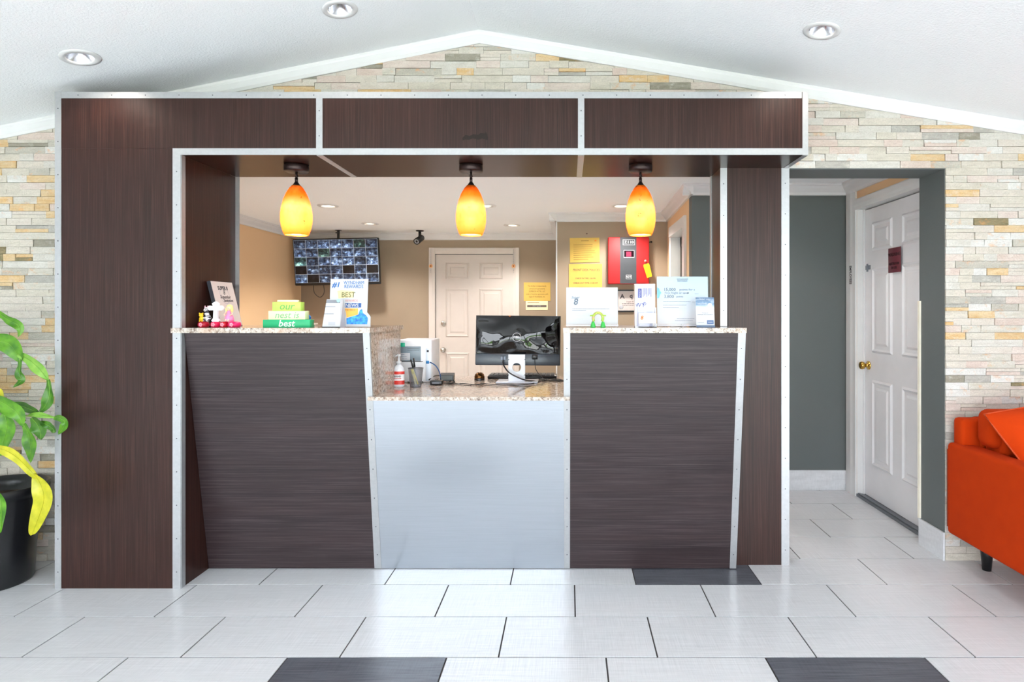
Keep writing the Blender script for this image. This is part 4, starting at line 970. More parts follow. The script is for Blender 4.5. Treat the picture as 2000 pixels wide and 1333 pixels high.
m = MB(); m.prism([(-.092, h_-.083), (-.087, h_-.092), (-.080, h_-.096), (-.073, h_-.092), (-.068, h_-.083), (-.063, h_-.083), (-.063, h_-.042), (-.103, h_-.042), (-.103, h_-.083)], .0008, .0014, 'y')
m = MB(); m.prism([(-.100, h_-.085), (-.092, h_-.094), (-.084, h_-.096), (-.076, h_-.094), (-.068, h_-.085), (-.066, h_-.042), (-.102, h_-.042)], .0006, .0014, 'y'); m.xf(Mx); fixn(obj('emblem', m, plain((206, 212, 220), .5), t))
text('Super', .017, g(-.084, h_-.051), GR, t, shear=.25, bold=.02); text('8', .044, g(-.083, h_-.074), GR, t, shear=.15, bold=.03)
rules([(-.10, .088, h_-.108, .0022), (-.10, -.03, h_-.116, .0022)], Mx @ Matrix.Translation((0, .0014, 0)), LTX, t, 'printed_lines', .0012, True)
rules([(-.10, .09, h_-.134, .0014), (-.10, .05, h_-.142, .0010), (-.10, -.045, h_-.160, .0018)], Mx @ Matrix.Translation((0, .0014, 0)), plain((186, 194, 204), .6), t, 'printed_lines', .0012, True)
# horseshoe
x = X(1168, 2.90); yy = 2.90
t = thing('horseshoe_ornament', 'small green and straw horseshoe arch ornament on the right countertop', 'ornament', (x, yy, TOP))
arc = [(x+.0235*math.cos(a), yy, TOP+.046+.026*math.sin(a)) for a in [R(-35+250*k/16) for k in range(17)]]
sm_ = NT('straw_green'); n_1 = sm_.noise((90, 90, 90), 2, .5); sm_.col(sm_.ramp(n_1, [(.42, lin((150, 190, 70))), (.56, lin((190, 160, 110)))])); sm_ = sm_.set(.5)
m = MB(); m.tube(arc, .007, 8); obj('arch', m, sm_, t)
m = MB(); m.tube([(x-.038, yy-.004, TOP+.058), (x-.022, yy-.006, TOP+.060), (x-.012, yy-.006, TOP+.071)], .003, 6); m.tube([(x+.038, yy-.004, TOP+.058), (x+.022, yy-.006, TOP+.060), (x+.012, yy-.006, TOP+.071)], .003, 6); obj('leaf_sprigs', m, plain((150, 190, 60), .5), t, kind=None)
m = MB()
for s in (-1, 1): m.lathe([(.012, 0), (.013, .006), (.009, .020), (.006, .030)], (x+s*.024, yy, TOP), 12)
obj('feet', m, plain((50, 170, 70), .4), t)
# brochure holder
Yb = 2.97; x0, x1 = X(1240, Yb), X(1281, Yb); hB = .216
t = thing('brochure_holder', 'white brochure holder with purple leaflet between the two large signs', 'brochure holder', ((x0+x1)/2, Yb, TOP))
m = MB(); m.box(x0, x1, Yb+.03, Yb+.034, 0+TOP, TOP+hB); m.box(x0, x0+.003, Yb-.01, Yb+.03, TOP, TOP+hB*.98); m.box(x1-.003, x1, Yb-.01, Yb+.03, TOP, TOP+hB*.45); m.box(x0, x1, Yb-.012, Yb+.034, TOP, TOP+.004); obj('holder', m, plain((232, 232, 238), .25), t)
Mx = Matrix.Translation(((x0+x1)/2+.003, Yb+.026, TOP+.005))
pl = plain((196, 200, 226), .5); m = MB(); m.box(-.038, .036, 0, .002, 0, hB-.022); m.xf(Mx); obj('leaflet', m, pl, t, 'pale purple leaflet')
DP = plain((70, 74, 140), .5)
rules([(-.036, -.018, hB-.052, .046), ], Mx, DP, t, 'dark_block')
def rot90(x, z): return Mx @ Matrix.Translation((x, -.0012, z)) @ FRONT @ Matrix.Rotation(R(90), 4, 'Z')
text('PRIVACY', .010, rot90(-.027, hB-.053), pl, t)
q = MB()
for k in range(7): q.box(-.012+.0065*k, -.0095+.0065*k, -.0006, 0, hB-.07+.006*(k % 3), hB-.026)
q.xf(Mx); obj('printed_lines', q, DP, t)
text('WY', .030, Mx @ Matrix.Translation((-.026, -.001, .105)) @ FRONT, DP, t); m = MB(); m.lathe([(.008, -.001), (.0055, -.001)], (0, 0, 0), 20, Matrix.Rotation(R(90), 4, 'X'), caps=False); m.xf(Mx @ Matrix.Translation((-.004, -.002, .112))); obj('round_logo', m, DP, t)
rules([(.006, .034, .12-.010*k, .0010) for k in range(9)]+[(-.034, -.006, .08-.012*k, .0012) for k in range(4)], Mx, plain((150, 154, 196), .6), t, 'printed_lines')
ct = thing('card_stack', 'stack of pale business cards with orange 8 at the brochure holder', 'cards', ((x0+x1)/2+.012, Yb-.03, TOP+.02))
xa, xb = X(1248, Yb-.03), X(1282, Yb-.03)
m = MB(); m.box(xa-.001, xb+.002, Yb-.036, Yb-.012, TOP, TOP+.020); obj('stand', m, M['acrylic'], ct)
m = MB(); m.box(xa, xb, Yb-.030, Yb-.014, TOP+.021, TOP+.070); obj('card', m, plain((248, 236, 200), .5), ct)
text('8', .026, at((xa+.014, Yb-.0307, TOP+.047)), plain((222, 90, 30), .5), ct, shear=.15, bold=.04)
rules([(xa+.03, xb-.008, TOP+.055, .0016), (xa+.03, xb-.014, TOP+.048, .0012)], Matrix.Translation((0, Yb-.030, 0)), plain((226, 200, 150), .5), ct, 'printed_lines')
# large pale blue sign
bl_ = NT('pale_blue_card'); tc = bl_.new('ShaderNodeTexCoord'); sp = bl_.new('ShaderNodeSeparateXYZ'); bl_.l.new(tc.outputs['Generated'], sp.inputs[0]); bl_.col(bl_.ramp(sp.outputs[2], [(.1, lin((194, 196, 202))), (.75, lin((168, 186, 200))), (1, lin((162, 184, 198)))])); bl_ = bl_.set(.4)
t, Mx, w_, h_ = acrylic('large pale blue acrylic sign about 15,000 points, beside the right pier', 1284, 1384, 540, 3.06, 4, bl_)
text('WYNDHAM', .011, g(0, h_-.014), GR, t); text('REWARDS', .011, g(0, h_-.023), GR, t)
text('15,000', .023, g(-.066, h_-.067), GR, t, bold=.01); text('points for a', .017, g(.024, h_-.067), LTX, t)
text('Free Night or save', .0165, g(-.032, h_-.084), LTX, t, sx=.95); text('3,800', .023, g(-.070, h_-.103), GR, t); text('points', .014, g(-.014, h_-.103), LTX, t)
m = MB(); m.add([(-w_/2+a, .0006, h_+b) for a, b in ((0, -.055), (.010, -.060), (.014, -.072), (.022, -.082), (.015, -.093), (.010, -.108), (0, -.112))], [tuple(range(7))]); m.xf(Mx); obj('blue_splash', m, plain((110, 176, 226), .5), t)
rules([(-w_/2+.03, .04, h_-.128, .0022), (-w_/2+.03, .02, h_-.146, .0018), (-w_/2+.03, -.02, h_-.160, .0016), (.062, .082, h_-.088, .0018), (.05, .07, h_-.13, .0014), (-.03, .06, .042, .0026), (-.04, .05, .032, .0022)], Mx @ Matrix.Translation((0, .0014, 0)), LTX, t, 'printed_lines', .0012, True)
m = MB(); m.ball((0, 0, 0), .004, 1, .2, 1, 8); m.xf(Mx @ Matrix.Translation((.028, 0, h_-.084))); obj('dot', m, GR, t)
# small dark blue card
Yc = 2.95; Mx, w_ = boardM(1360, 1396, Yc, 7); h_ = .149
t = thing('account_card', 'small white and dark blue standing card in front of the pale blue sign', 'sign', (X(1378, Yc), Yc, TOP))
m = MB(); m.box(-w_/2, w_/2, 0, .003, .003, h_); m.xf(Mx); obj('card', m, M['paper'], t)
bb = NT('dusk_blue_print'); tc = bb.new('ShaderNodeTexCoord'); sp = bb.new('ShaderNodeSeparateXYZ'); bb.l.new(tc.outputs['Generated'], sp.inputs[0]); nb = bb.noise((30, 30, 60), 3); bb.col(bb.mix(bb.ramp(nb, [(.5, (0, 0, 0, 1)), (.7, (.4, .4, .4, 1))]), bb.ramp(sp.outputs[2], [(0, lin((214, 226, 236))), (.4, lin((110, 138, 166))), (1, lin((74, 100, 130)))]), lin((220, 230, 240)))); bb = bb.set(.4)
m = MB(); m.box(-w_/2, w_/2, -.0007, 0, h_*.60, h_); m.xf(Mx); obj('blue_band', m, bb, t)
text('TREAT YOU', .010, g(0, h_*.93, -.001), M['paper'], t); text('WELCOME', .0095, g(-.014, h_*.78, -.001), M['paper'], t)
m = MB(); m.ball((0, 0, 0), .012, 1, .08, 1, 14); m.xf(Mx @ Matrix.Translation((.024, -.001, h_*.73))); obj('globe', m, plain((232, 238, 244), .4), t)
text('Points on', .008, g(.0, h_*.48, -.0005), LTX, t); text('SIMPLER ACCOUNTS', .0082, g(0, h_*.42, -.0005), GR, t)
rules([(-w_/2+.008, -.006, h_*.16, .002)], Mx, LTX, t, 'printed_lines', dash=True)
m = MB(); m.box(.008, w_/2-.005, -.0008, 0, h_*.11, h_*.24); m.xf(Mx); obj('dark_blue_box', m, plain((70, 96, 140), .5), t)
rules([(.013, w_/2-.010, h_*.175, .003)], Mx @ Matrix.Translation((0, -.0009, 0)), M['paper'], t, 'printed_lines')
m = MB(); m.box(-w_/2, w_/2, -.008, .0, .0, .010); m.xf(Mx); obj('base', m, plain((70, 92, 120), .3), t)

# ---------------------------------------------------------------- things on the low worktop
def zl(py): return (EYE-LOW)*1175/(py-608)
YS_ = zl(756); x = X(779, YS_)
t = thing('sanitizer_bottle', 'clear pump bottle of hand sanitizer with a red label', 'bottle', (x, YS_, LOW))
m = MB(); m.lathe([(.026, 0), (.030, .006), (.030, .095), (.027, .108), (.014, .120), (.0125, .126)], (x, YS_, LOW), 24)
m.xf(Matrix.Translation((x, YS_, 0)) @ Matrix.Diagonal((1, .7, 1, 1)) @ Matrix.Translation((-x, -YS_, 0)))
obj('bottle_body', m, plain((206, 208, 214), .12), t)
m = MB(); m.lathe([(.0308, .012), (.0308, .088)], (x, YS_, LOW), 24, caps=False)
m.v = [v for v in m.v]; m.xf(Matrix.Translation((x, YS_, 0)) @ Matrix.Diagonal((1, .71, 1, 1)) @ Matrix.Translation((-x, -YS_, 0)))
obj('label', m, plain((226, 222, 224), .4), t)
for za_, zb_ in ((.014, .036), (.070, .086)):
    m = MB(); m.lathe([(.0312, za_), (.0312, zb_)], (x, YS_, LOW), 24, caps=False); m.xf(Matrix.Translation((x, YS_, 0)) @ Matrix.Diagonal((1, .715, 1, 1)) @ Matrix.Translation((-x, -YS_, 0))); obj('label_band', m, plain((206, 52, 44), .4), t, 'red band')
text('HAND', .013, at((x, YS_-.0232, LOW+.059)), M['ink'], t, bold=.02); text('SANITIZER', .0085, at((x, YS_-.0232, LOW+.047)), plain((200, 50, 44), .5), t, bold=.02)
m = MB(); m.lathe([(.015, .126), (.015, .140), (.006, .143), (.005, .166), (.010, .168), (.010, .178), (.004, .180)], (x, YS_, LOW), 16); m.tube([(x, YS_, LOW+.173), (x-.008, YS_-.02, LOW+.173), (x-.010, YS_-.028, LOW+.168)], .0035, 8); obj('pump', m, M['paper'], t)
YC_ = zl(756.5); x = X(812, YC_)
t = thing('pen_cup', 'grey metal mesh pen cup beside the sanitizer bottle', 'pen holder', (x, YC_, LOW))
mm = NT('wire_mesh_grey'); mm.col(lin((130, 132, 138))); M['mesh'] = mm.set(.4, .7, Alpha=.55)
m = MB(); m.lathe([(.030, .002), (.040, .102)], (x, YC_, LOW), 28, caps=False); obj('mesh_wall', m, M['mesh'], t)
m = MB(); m.tube([(x+.040*math.cos(k*math.pi/12), YC_+.040*math.sin(k*math.pi/12), LOW+.103) for k in range(25)], .0025, 6); obj('rim', m, plain((110, 112, 118), .3, .7), t)
m = MB(); m.lathe([(.030, 0), (.031, .004)], (x, YC_, LOW), 28); obj('cup_base', m, plain((110, 112, 118), .35, .7), t)
for k, (dx, dy, tx, ty, L, c, lab) in enumerate(((.012, .0, -.028, .005, .15, (30, 30, 34), 'black capped pen leaning left in the mesh cup'), (.004, .012, -.012, .0, .158, (40, 40, 44), 'black pen standing upright in the mesh cup'), (.018, -.008, -.016, -.01, .10, (226, 206, 60), 'yellow pen leaning across the mesh cup'), (.006, -.014, -.020, -.012, .098, (214, 200, 120), 'pale yellow pencil low in the mesh cup'))):
    p0 = Vector((x+dx, YC_+dy, LOW+.006)); p1 = Vector((x+tx, YC_+ty, LOW+.006+L*.96)); d = p1-p0
    t = thing('pen' if k < 3 else 'pencil', lab, 'pen', p0, 'pens in the mesh cup')
    m = MB(); m.cyl(p0+d*.1, p0+d*.70, .0042, 10); obj('barrel', m, plain(c, .3), t)
    m = MB(); m.cyl(p0+d*.70, p1, .0052, 10, .0045); obj('cap', m, M['black'] if k < 2 else plain((240, 230, 120), .4), t)
    m = MB(); m.cyl(p0, p0+d*.1, .0012, 8, .0040); obj('tip', m, M['palegrey'], t)
# receipt / key card machine
Yp = 3.50; xa, xb = X(775, Yp), X(843, Yp); zt2 = H(664, Yp)
t = thing('desk_printer', 'white desk printer with a grey label panel and green tab behind the pen cup', 'printer', ((xa+xb)/2, Yp+.1, LOW))
m = MB(); m.rbox(xa, xb, Yp, Yp+.22, LOW, zt2, .008, 2); obj('housing', m, plain((226, 228, 232), .4), t)
def pbox(px0, px1, py0, py1, th, mat, nm, lab=None, Y=Yp):
    q = MB(); q.rbox(X(px0, Y), X(px1, Y), Y-th, Y+.001, H(py1, Y), H(py0, Y), .0008, 1); return obj(nm, q, mat, t, lab)
pbox(779, 822, 677, 706, .003, plain((128, 142, 152), .4), 'label_panel', 'blue grey label panel')
pbox(779, 791, 670, 678, .005, plain((20, 166, 130), .4), 'release_tab', 'green tab')
pbox(780, 801, 690, 704, .0045, M['paper'], 'sticker')
rules([(X(783+a, Yp), X(783+a+b, Yp), H(c_, Yp), .003) for a, b, c_ in ((0, 8, 693), (0, 12, 697), (3, 10, 701))], Matrix.Translation((0, Yp-.0045, 0)), plain((120, 130, 150), .5), t, 'printed_lines', dash=True)
rules([(X(796, Yp), X(819, Yp), H(681, Yp), .002), (X(796, Yp), X(819, Yp), H(684.5, Yp), .002)], Matrix.Translation((0, Yp-.003, 0)), M['ink'], t, 'printed_lines', dash=True)
pbox(779, 826, 706.2, 707.6, .002, M['ink'], 'paper_slot')
pbox(832, 842, 681, 745, .006, plain((214, 224, 236), .4), 'side_rail'); pbox(834, 838, 684, 688, .008, M['ink'], 'socket'); pbox(833, 839, 705, 710.5, .012, plain((30, 110, 170), .35), 'network_plug', 'blue network plug')
# cables
def cable(name, label, pts, r, mat, seg=6):
    m = MB(); m.tube(spline(pts, 8), r, seg); return tag(obj(name, m, mat), label, 'cable', 'cables on the worktop')
def PL(px, py, z=.004):  # a point lying on the low worktop
    Z = zl(py); return Vector((X(px, Z), Z, LOW+z))
cable('network_cable', 'blue network cable curving down from the printer plug', [P(840, 708, Yp-.015), P(850, 714, Yp-.03), P(857, 724, Yp-.035), P(860, 735, Yp-.035), PL(861, 744.5)], .0035, plain((30, 80, 130), .4))
bk = M['black']
cable('power_cable', 'thin black cable snaking along the low worktop to the monitor base', [PL(868, 750), PL(885, 752), PL(905, 751), PL(925, 753), PL(945, 751), PL(965, 753), PL(985, 752), PL(1010, 754), PL(1035, 752), PL(1052, 747), PL(1070, 742)], .0025, bk)
cable('power_cable', 'second thin black cable looping in front of the first on the worktop', [PL(872, 748), PL(893, 751), PL(910, 755), PL(930, 753), PL(950, 755), PL(975, 756), PL(1000, 755), PL(1030, 757), PL(1052, 753), PL(1068, 749)], .0017, bk)
for k in range(3):
    cable('power_cable', ('black cable lying at the right end of the worktop, front one', 'black cable lying at the right end of the worktop, middle one', 'black cable lying at the right end of the worktop, rear one')[k],
          [PL(1046, 738+2*k), PL(1060, 742+2*k), PL(1078, 745-k), PL(1092, 746-2*k), PL(1103, 744+k)], .0032-.0005*k, bk)
for k in range(4):
    cable('power_cable', ('black cable loop under the sanitizer bottle side of the printer', 'tangled black cable just right of the pen cup', 'black cable coiled over the adapter', 'black cable crossing in front of the small grey box')[k],
          [[PL(788, 741), PL(794, 746), PL(802, 749), PL(812, 747), PL(822, 748)], [PL(824, 748), PL(834, 745), PL(845, 742), PL(856, 745), PL(866, 742)], [PL(838, 749, .02), PL(848, 745, .03), PL(860, 741, .02), PL(872, 743), PL(880, 746)], [PL(862, 747), PL(872, 742), PL(883, 744), PL(888, 748), PL(876, 751)]][k], .0035, bk)
Za = zl(753); t = thing('power_adapter', 'black power adapter brick on the low worktop', 'adapter', (X(850, Za), Za+.03, LOW))
m = MB(); m.rbox(X(839, Za), X(863, Za), Za, Za+.05, LOW, LOW+.026, .005, 2); obj('brick', m, bk, t)
m = MB(); m.box(X(844, Za), X(858, Za), Za-.0006, Za, LOW+.008, LOW+.018); obj('label', m, plain((90, 92, 98), .5), t)
Zg = zl(745); t = thing('card_reader', 'small dark grey box with a tilted lid behind the adapter', 'box', (X(871, Zg), Zg+.03, LOW))
m = MB(); m.prism([(Zg, LOW), (Zg+.05, LOW), (Zg+.05, LOW+.045), (Zg+.012, LOW+.034)], X(858, Zg), X(885, Zg), 'x'); obj('body', m, plain((58, 62, 64), .4), t)
m = MB(); q0 = [Vector((X(860, Zg), Zg+.0015, LOW+.008)), Vector((X(883, Zg), Zg+.0015, LOW+.008)), Vector((X(883, Zg), Zg+.0095, LOW+.030)), Vector((X(860, Zg), Zg+.0095, LOW+.030))]
m.add(q0, [(0, 1, 2, 3)]); obj('screen', m, plain((92, 98, 96), .3), t)
Zb = zl(744); x = X(936.5, Zb+.03)
t = thing('desk_bell', 'dark bronze glossy desk bell left of the monitor', 'bell', (x, Zb+.03, LOW))
m = MB(); m.lathe([(.030, 0), (.030, .022), (.027, .034), (.018, .044), (.006, .048)], (x, Zb+.03, LOW), 24); obj('dome', m, plain((96, 62, 28), .18, .8, 'bronze_bell'), t)
m = MB(); m.lathe([(.0305, .0), (.0312, .006), (.0305, .012)], (x, Zb+.03, LOW), 24, caps=False); obj('base_ring', m, M['black'], t)
Zk = 3.68; xa, xb = X(952, Zk), X(1087, Zk)
t = thing('keyboard', 'long black keyboard lying behind the monitor stand', 'keyboard', ((xa+xb)/2, Zk+.07, LOW))
m = MB(); m.rbox(xa, xb, Zk, Zk+.14, LOW, LOW+.020, .004, 1); obj('keyboard_body', m, bk, t)
m = MB()
for r_ in range(4):
    for c_ in range(15): m.box(xa+.01+c_*.0268, xa+.033+c_*.0268, Zk+.012+r_*.03, Zk+.036+r_*.03, LOW+.0201, LOW+.026)
obj('key_caps', m, plain((34, 34, 36), .5), t, kind='stuff')
# monitor seen from behind
Ym = 3.50
t = thing('desktop_monitor', 'black desktop monitor seen from behind on a silver stand', 'monitor', (X(1010, Ym), Ym+.02, LOW))
xa, xb = X(929, Ym), X(1094.5, Ym); z0, z1 = H(714, Ym), H(617, Ym); zc = z0+(z1-z0)*.235
MM = Matrix.Translation(((xa+xb)/2, Ym, (z0+z1)/2)) @ Matrix.Rotation(R(.5), 4, 'Y') @ Matrix.Rotation(R(-3), 4, 'X'); wv = xb-xa; hv = z1-z0
gl = NT('glossy_black_shell'); nb = gl.noise((7, 7, 9), 1, .4, 4); gl.col(lin((4, 4, 5))); gl.bump(nb, .03, .8); GL = gl.set(.03, 0, Specular_IOR_Level=.5, IOR=1.45)
m = MB(); n = 24; v = []; f = []      # gently bulging upper shell
for j in range(9):
    for i in range(n+1):
        a, b = i/n, j/8; bul = .030*(math.sin(math.pi*min(1, max(0, a)))**.6)*(math.sin(math.pi*(.08+.88*b))**.6)
        v.append((-wv/2+a*wv, -bul+.006, -hv/2+hv*.235+b*hv*.765))
for j in range(8):
    for i in range(n): f.append((j*(n+1)+i, j*(n+1)+i+1, (j+1)*(n+1)+i+1, (j+1)*(n+1)+i))
m.add(v, f, True); m.xf(MM); obj('back_shell', m, GL, t, 'glossy black upper back')
m = MB(); m.rbox(-wv/2, wv/2, .004, .030, -hv/2, hv/2, .004, 2, MM); obj('screen_body', m, M['black'], t)
m = MB(); m.rbox(-wv/2+.001, wv/2-.001, -.010, .006, -hv/2+.001, -hv/2+hv*.235, .004, 2, MM); obj('port_band', m, plain((42, 50, 60), .3, name='slate_band'), t, 'dark slate lower band')
lc = MM @ Vector((0, -.0262, .019)); lc.x = X(1010, Ym)
m = MB(); m.tube([(lc.x+.0245*math.cos(k*math.pi/16), lc.y, lc.z+.0245*math.sin(k*math.pi/16)) for k in range(33)], .0014, 5); obj('logo_ring', m, M['paper'], t)
text('DELL', .016, at((lc.x, lc.y-.001, lc.z)), M['paper'], t, bold=.04, sx=1.05)
xn0, xn1 = X(993, Ym-.04), X(1025.5, Ym-.04); zn1 = H(693, Ym-.04); yn = Ym-.045; hx, hz, hr = (xn0+xn1)/2, H(718, yn), .0255
m = MB(); nn_ = 32; outer = []; inner = []       # neck plate with a round cable hole
for k in range(nn_):
    a = 2*math.pi*k/nn_+math.pi/nn_; c_, s_ = math.cos(a), math.sin(a); W2 = (xn1-xn0)/2
    t_ = min(W2/abs(c_), W2/abs(s_)); inner.append((hx+hr*c_, hz+hr*s_)); outer.append((hx+t_*c_, hz+t_*s_))
vv = []; 
for y in (yn, yn+.012): vv += [(a, y, b) for a, b in inner]+[(a, y, b) for a, b in outer]
ff = []
for k in range(nn_):
    k2 = (k+1) % nn_; ff += [(k, nn_+k, nn_+k2, k2), (2*nn_+k, 2*nn_+k2, 3*nn_+k2, 3*nn_+k), (k, k2, 2*nn_+k2, 2*nn_+k)]
m.add(vv, ff); m.box(xn0, xn1, yn, yn+.012, hz+(xn1-xn0)/2-.001, zn1); m.box(xn0, xn1, yn, yn+.012, LOW+.008, hz-(xn1-xn0)/2+.001)
m.box(xn0+.01, xn1-.01, yn+.012, Ym+.005, zn1-.035, zn1-.005)
SILV = plain((176, 178, 186), .3, .2, 'silver_plastic'); obj('stand_neck', m, SILV, t, 'silver neck with a round cable hole')
ys = zl(750); m = MB(); m.rbox(X(968, ys), X(1050, ys), ys, Ym+.10, LOW, LOW+.010, .003, 2); obj('stand_base', m, SILV, t)
m = MB(); c = MM @ Vector((-.082, -.014, -hv/2+.045)); m.box(c.x-.014, c.x-.003, c.y-.012, c.y+.004, c.z-.012, c.z+.006); m.box(c.x+.003, c.x+.014, c.y-.012, c.y+.004, c.z-.012, c.z+.006); obj('video_plug', m, plain((90, 100, 120), .35), t)
m = MB(); c2 = MM @ Vector((.10, -.014, -hv/2+.05)); m.rbox(c2.x-.016, c2.x+.016, c2.y-.012, c2.y+.006, c2.z-.014, c2.z+.014, .003, 1); obj('power_plug', m, bk, t)
cable('video_cable', 'thick black cable curving from the monitor plug across its stand', [c+Vector((0, -.01, -.012)), c+Vector((.002, -.018, -.04)), P(993, 727, 3.40), P(1010, 737, 3.40), P(1027, 743, 3.42), PL(1048, 746)], .0042, bk)
cable('power_cable', 'thin grey-black cable hanging from the right side of the monitor', [c2+Vector((0, -.008, -.014)), P(1046, 720, 3.46), P(1052, 730, 3.5), P(1060, 738, 3.6)], .002, bk)

# ---------------------------------------------------------------- sofa
SX = 1.975; SY1 = 3.145; SY0 = 2.27; SX1 = 3.95
so_ = thing('sofa', 'orange upholstered sofa with slim arms and black tapered legs', 'sofa', ((SX+SX1)/2, (SY0+SY1)/2, 0))
OG = M['orange']
def arm(x0, x1, par):
    m = MB(); bm = bmesh.new(); bmesh.ops.create_cube(bm, size=1)
    for v in bm.verts: v.co = ((x0+x1)/2+v.co.x*(x1-x0), (SY0+SY1)/2+v.co.y*(SY1-SY0), (.165+.640)/2+v.co.z*.475)
    bmesh.ops.bevel(bm, geom=[e for e in bm.edges], offset=.022, segments=4, profile=.5, affect='EDGES'); m.frombm(bm, None, True)
    return obj('armrest', m, OG, par)
a1 = arm(SX, SX+.115, so_); arm(SX1-.115, SX1, so_)
m = MB()
for x in (SX+.004, SX+.111): m.tube([(x, SY0+.02, .622), (x, SY1-.03, .622), (x, SY1-.006, .60), (x, SY1-.006, .2)], .003, 6)
obj('piping', m, plain((150, 50, 4), .8), a1)
m = MB(); m.rbox(SX+.117, SX1-.117, SY1-.10, SY1, .165, .775, .02, 3); obj('back_frame', m, OG, so_)
m = MB(); m.rbox(SX+.03, SX+.16, SY1-.085, SY1-.004, .60, .772, .02, 3); obj('back_corner', m, OG, so_)
m = MB(); m.rbox(SX+.117, SX1-.117, SY0+.01, SY1-.10, .165, .30, .015, 2); obj('seat_frame', m, OG, so_)
for k in range(2):
    xa = SX+.12+k*.868; m = MB(); m.rbox(xa, xa+.862, SY0, SY1-.27, .302, .44, .035, 4); obj('seat_cushion', m, OG, so_)
for k in range(2):
    xa = SX+.065 if k == 0 else SX+.99; xb = SX+.985 if k == 0 else SX1-.12
    m = MB(); m.rbox(xa if k else SX+.118, xb, SY1-.27, SY1-.105, .442, .80, .045, 5); 
    if k == 0: m = MB(); m.rbox(SX+.075, xb, SY1-.235, SY1-.105, .646, .835, .045, 5); m.rbox(SX+.120, xb, SY1-.25, SY1-.107, .442, .75, .03, 4)
    o = obj('back_cushion', m, OG, so_)
for x in (SX+.16, SX1-.16):
    for y in (SY1-.075, SY0+.09):
        m = MB(); m.lathe([(.020, 0), (.034, .165)], (x, y, 0), 20); obj('leg', m, M['black'], so_)
# throw pillow: soft square leaning on the back and arm
def pillow(w_, h_, d_, Mx):
    m = MB(); n = 14
    for sgn_ in (-1, 1):
        v = []; f = []
        for j in range(n+1):
            for i in range(n+1):
                a, b = i/n*2-1, j/n*2-1; t_ = max(0, (1-a**4)*(1-b**4))**.55
                pin = 1-.07*(1-abs(a))*abs(b)**2-.0; pin2 = 1-.07*(1-abs(b))*abs(a)**2
                v.append((a*w_/2*pin2, sgn_*d_/2*t_, b*h_/2*pin))
        for j in range(n):
            for i in range(n):
                q = (j*(n+1)+i, j*(n+1)+i+1, (j+1)*(n+1)+i+1, (j+1)*(n+1)+i); f.append(q if sgn_ < 0 else q[::-1])
        m.add(v, f, True)
    return m.xf(Mx)
tp_ = thing('throw_pillow', 'orange throw pillow with a pointed corner leaning on the sofa back', 'pillow', (2.40, 2.78, .47))
pu = Vector((.96, .1, .2)).normalized(); pv = -Vector((.36, -.40, -.84)).normalized(); pn = pu.cross(pv).normalized()*-1
pc0 = Vector((1.975, 2.86, .832))+pu*.23-pv*.23
PMx = Matrix(((pu.x, pn.x, pv.x, pc0.x), (pu.y, pn.y, pv.y, pc0.y), (pu.z, pn.z, pv.z, pc0.z), (0, 0, 0, 1)))
obj('pillow_cover', pillow(.46, .46, .13, PMx), fabric('bright_orange_cotton', (170, 46, 3), (194, 60, 6)), tp_)
m = MB(); cor = [(-1, -1), (1, -1), (1, 1), (-1, 1), (-1, -1)]; pp = []
for a, b in zip(cor, cor[1:]):
    for k in range(8):
        s = k/8; x_, z_ = a[0]+(b[0]-a[0])*s, a[1]+(b[1]-a[1])*s
        pp.append(PMx @ Vector((x_*.23*(1-.07*(1-abs(z_))*abs(x_)**2), 0, z_*.23*(1-.07*(1-abs(x_))*abs(z_)**2))))
pp.append(pp[0]); m.tube(pp, .004, 6); obj('seam_piping', m, plain((176, 60, 8), .8), tp_)

# ---------------------------------------------------------------- potted plant
pc = Vector((-2.80, 2.93, 0))
pot = thing('potted_plant', 'broad-leaved green houseplant in a big black pot left of the portal', 'plant', pc)
m = MB(); m.lathe([(.148, 0), (.152, .01), (.160, .16), (.172, .27), (.190, .405), (.195, .415), (.195, .425), (.212, .435), (.214, .470), (.208, .474), (.196, .470), (.190, .44), (.178, .40), (.02, .39)], pc, 48); obj('pot', m, plain((20, 21, 24), .3, name='black_pot'), pot)
m = MB(); m.lathe([(.182, .402), (.12, .408), (.02, .412)], pc, 32, caps=False); obj('soil', m, plain((58, 44, 34), .95), pot)
GS = plain((120, 140, 60), .6, name='cane_green')
canes = [[(pc.x-.03, pc.y, .40), (pc.x-.04, pc.y-.01, .8), (pc.x-.06, pc.y-.02, 1.28)], [(pc.x+.05, pc.y-.03, .40), (pc.x+.02, pc.y-.05, .62), (pc.x-.0, pc.y-.06, .88)]]
for c_ in canes: m = MB(); m.tube(spline(c_, 6), .015, 10); obj('cane', m, plain((132, 120, 84), .8), pot)
def leafmat(nm, c1, c2):
    t = NT(nm); n = t.noise((30, 30, 30), 3, .5); t.col(t.ramp(n, [(.35, lin(c1)), (.65, lin(c2))]))
    tr = t.new('ShaderNodeBsdfTranslucent'); tr.inputs[0].default_value = lin(c2)
    mx = t.new('ShaderNodeMixShader'); mx.inputs[0].default_value = .22; t.l.new(t.b.outputs[0], mx.inputs[1]); t.l.new(tr.outputs[0], mx.inputs[2]); t.l.new(mx.outputs[0], t.n['Material Output'].inputs[0])
    return t.set(.35)
LG = [leafmat('fresh_leaf', (54, 112, 16), (98, 156, 30)), leafmat('deep_leaf', (44, 96, 18), (78, 132, 30)), leafmat('pale_leaf', (100, 156, 48), (138, 182, 74)), leafmat('yellow_leaf', (170, 172, 24), (206, 198, 46))]
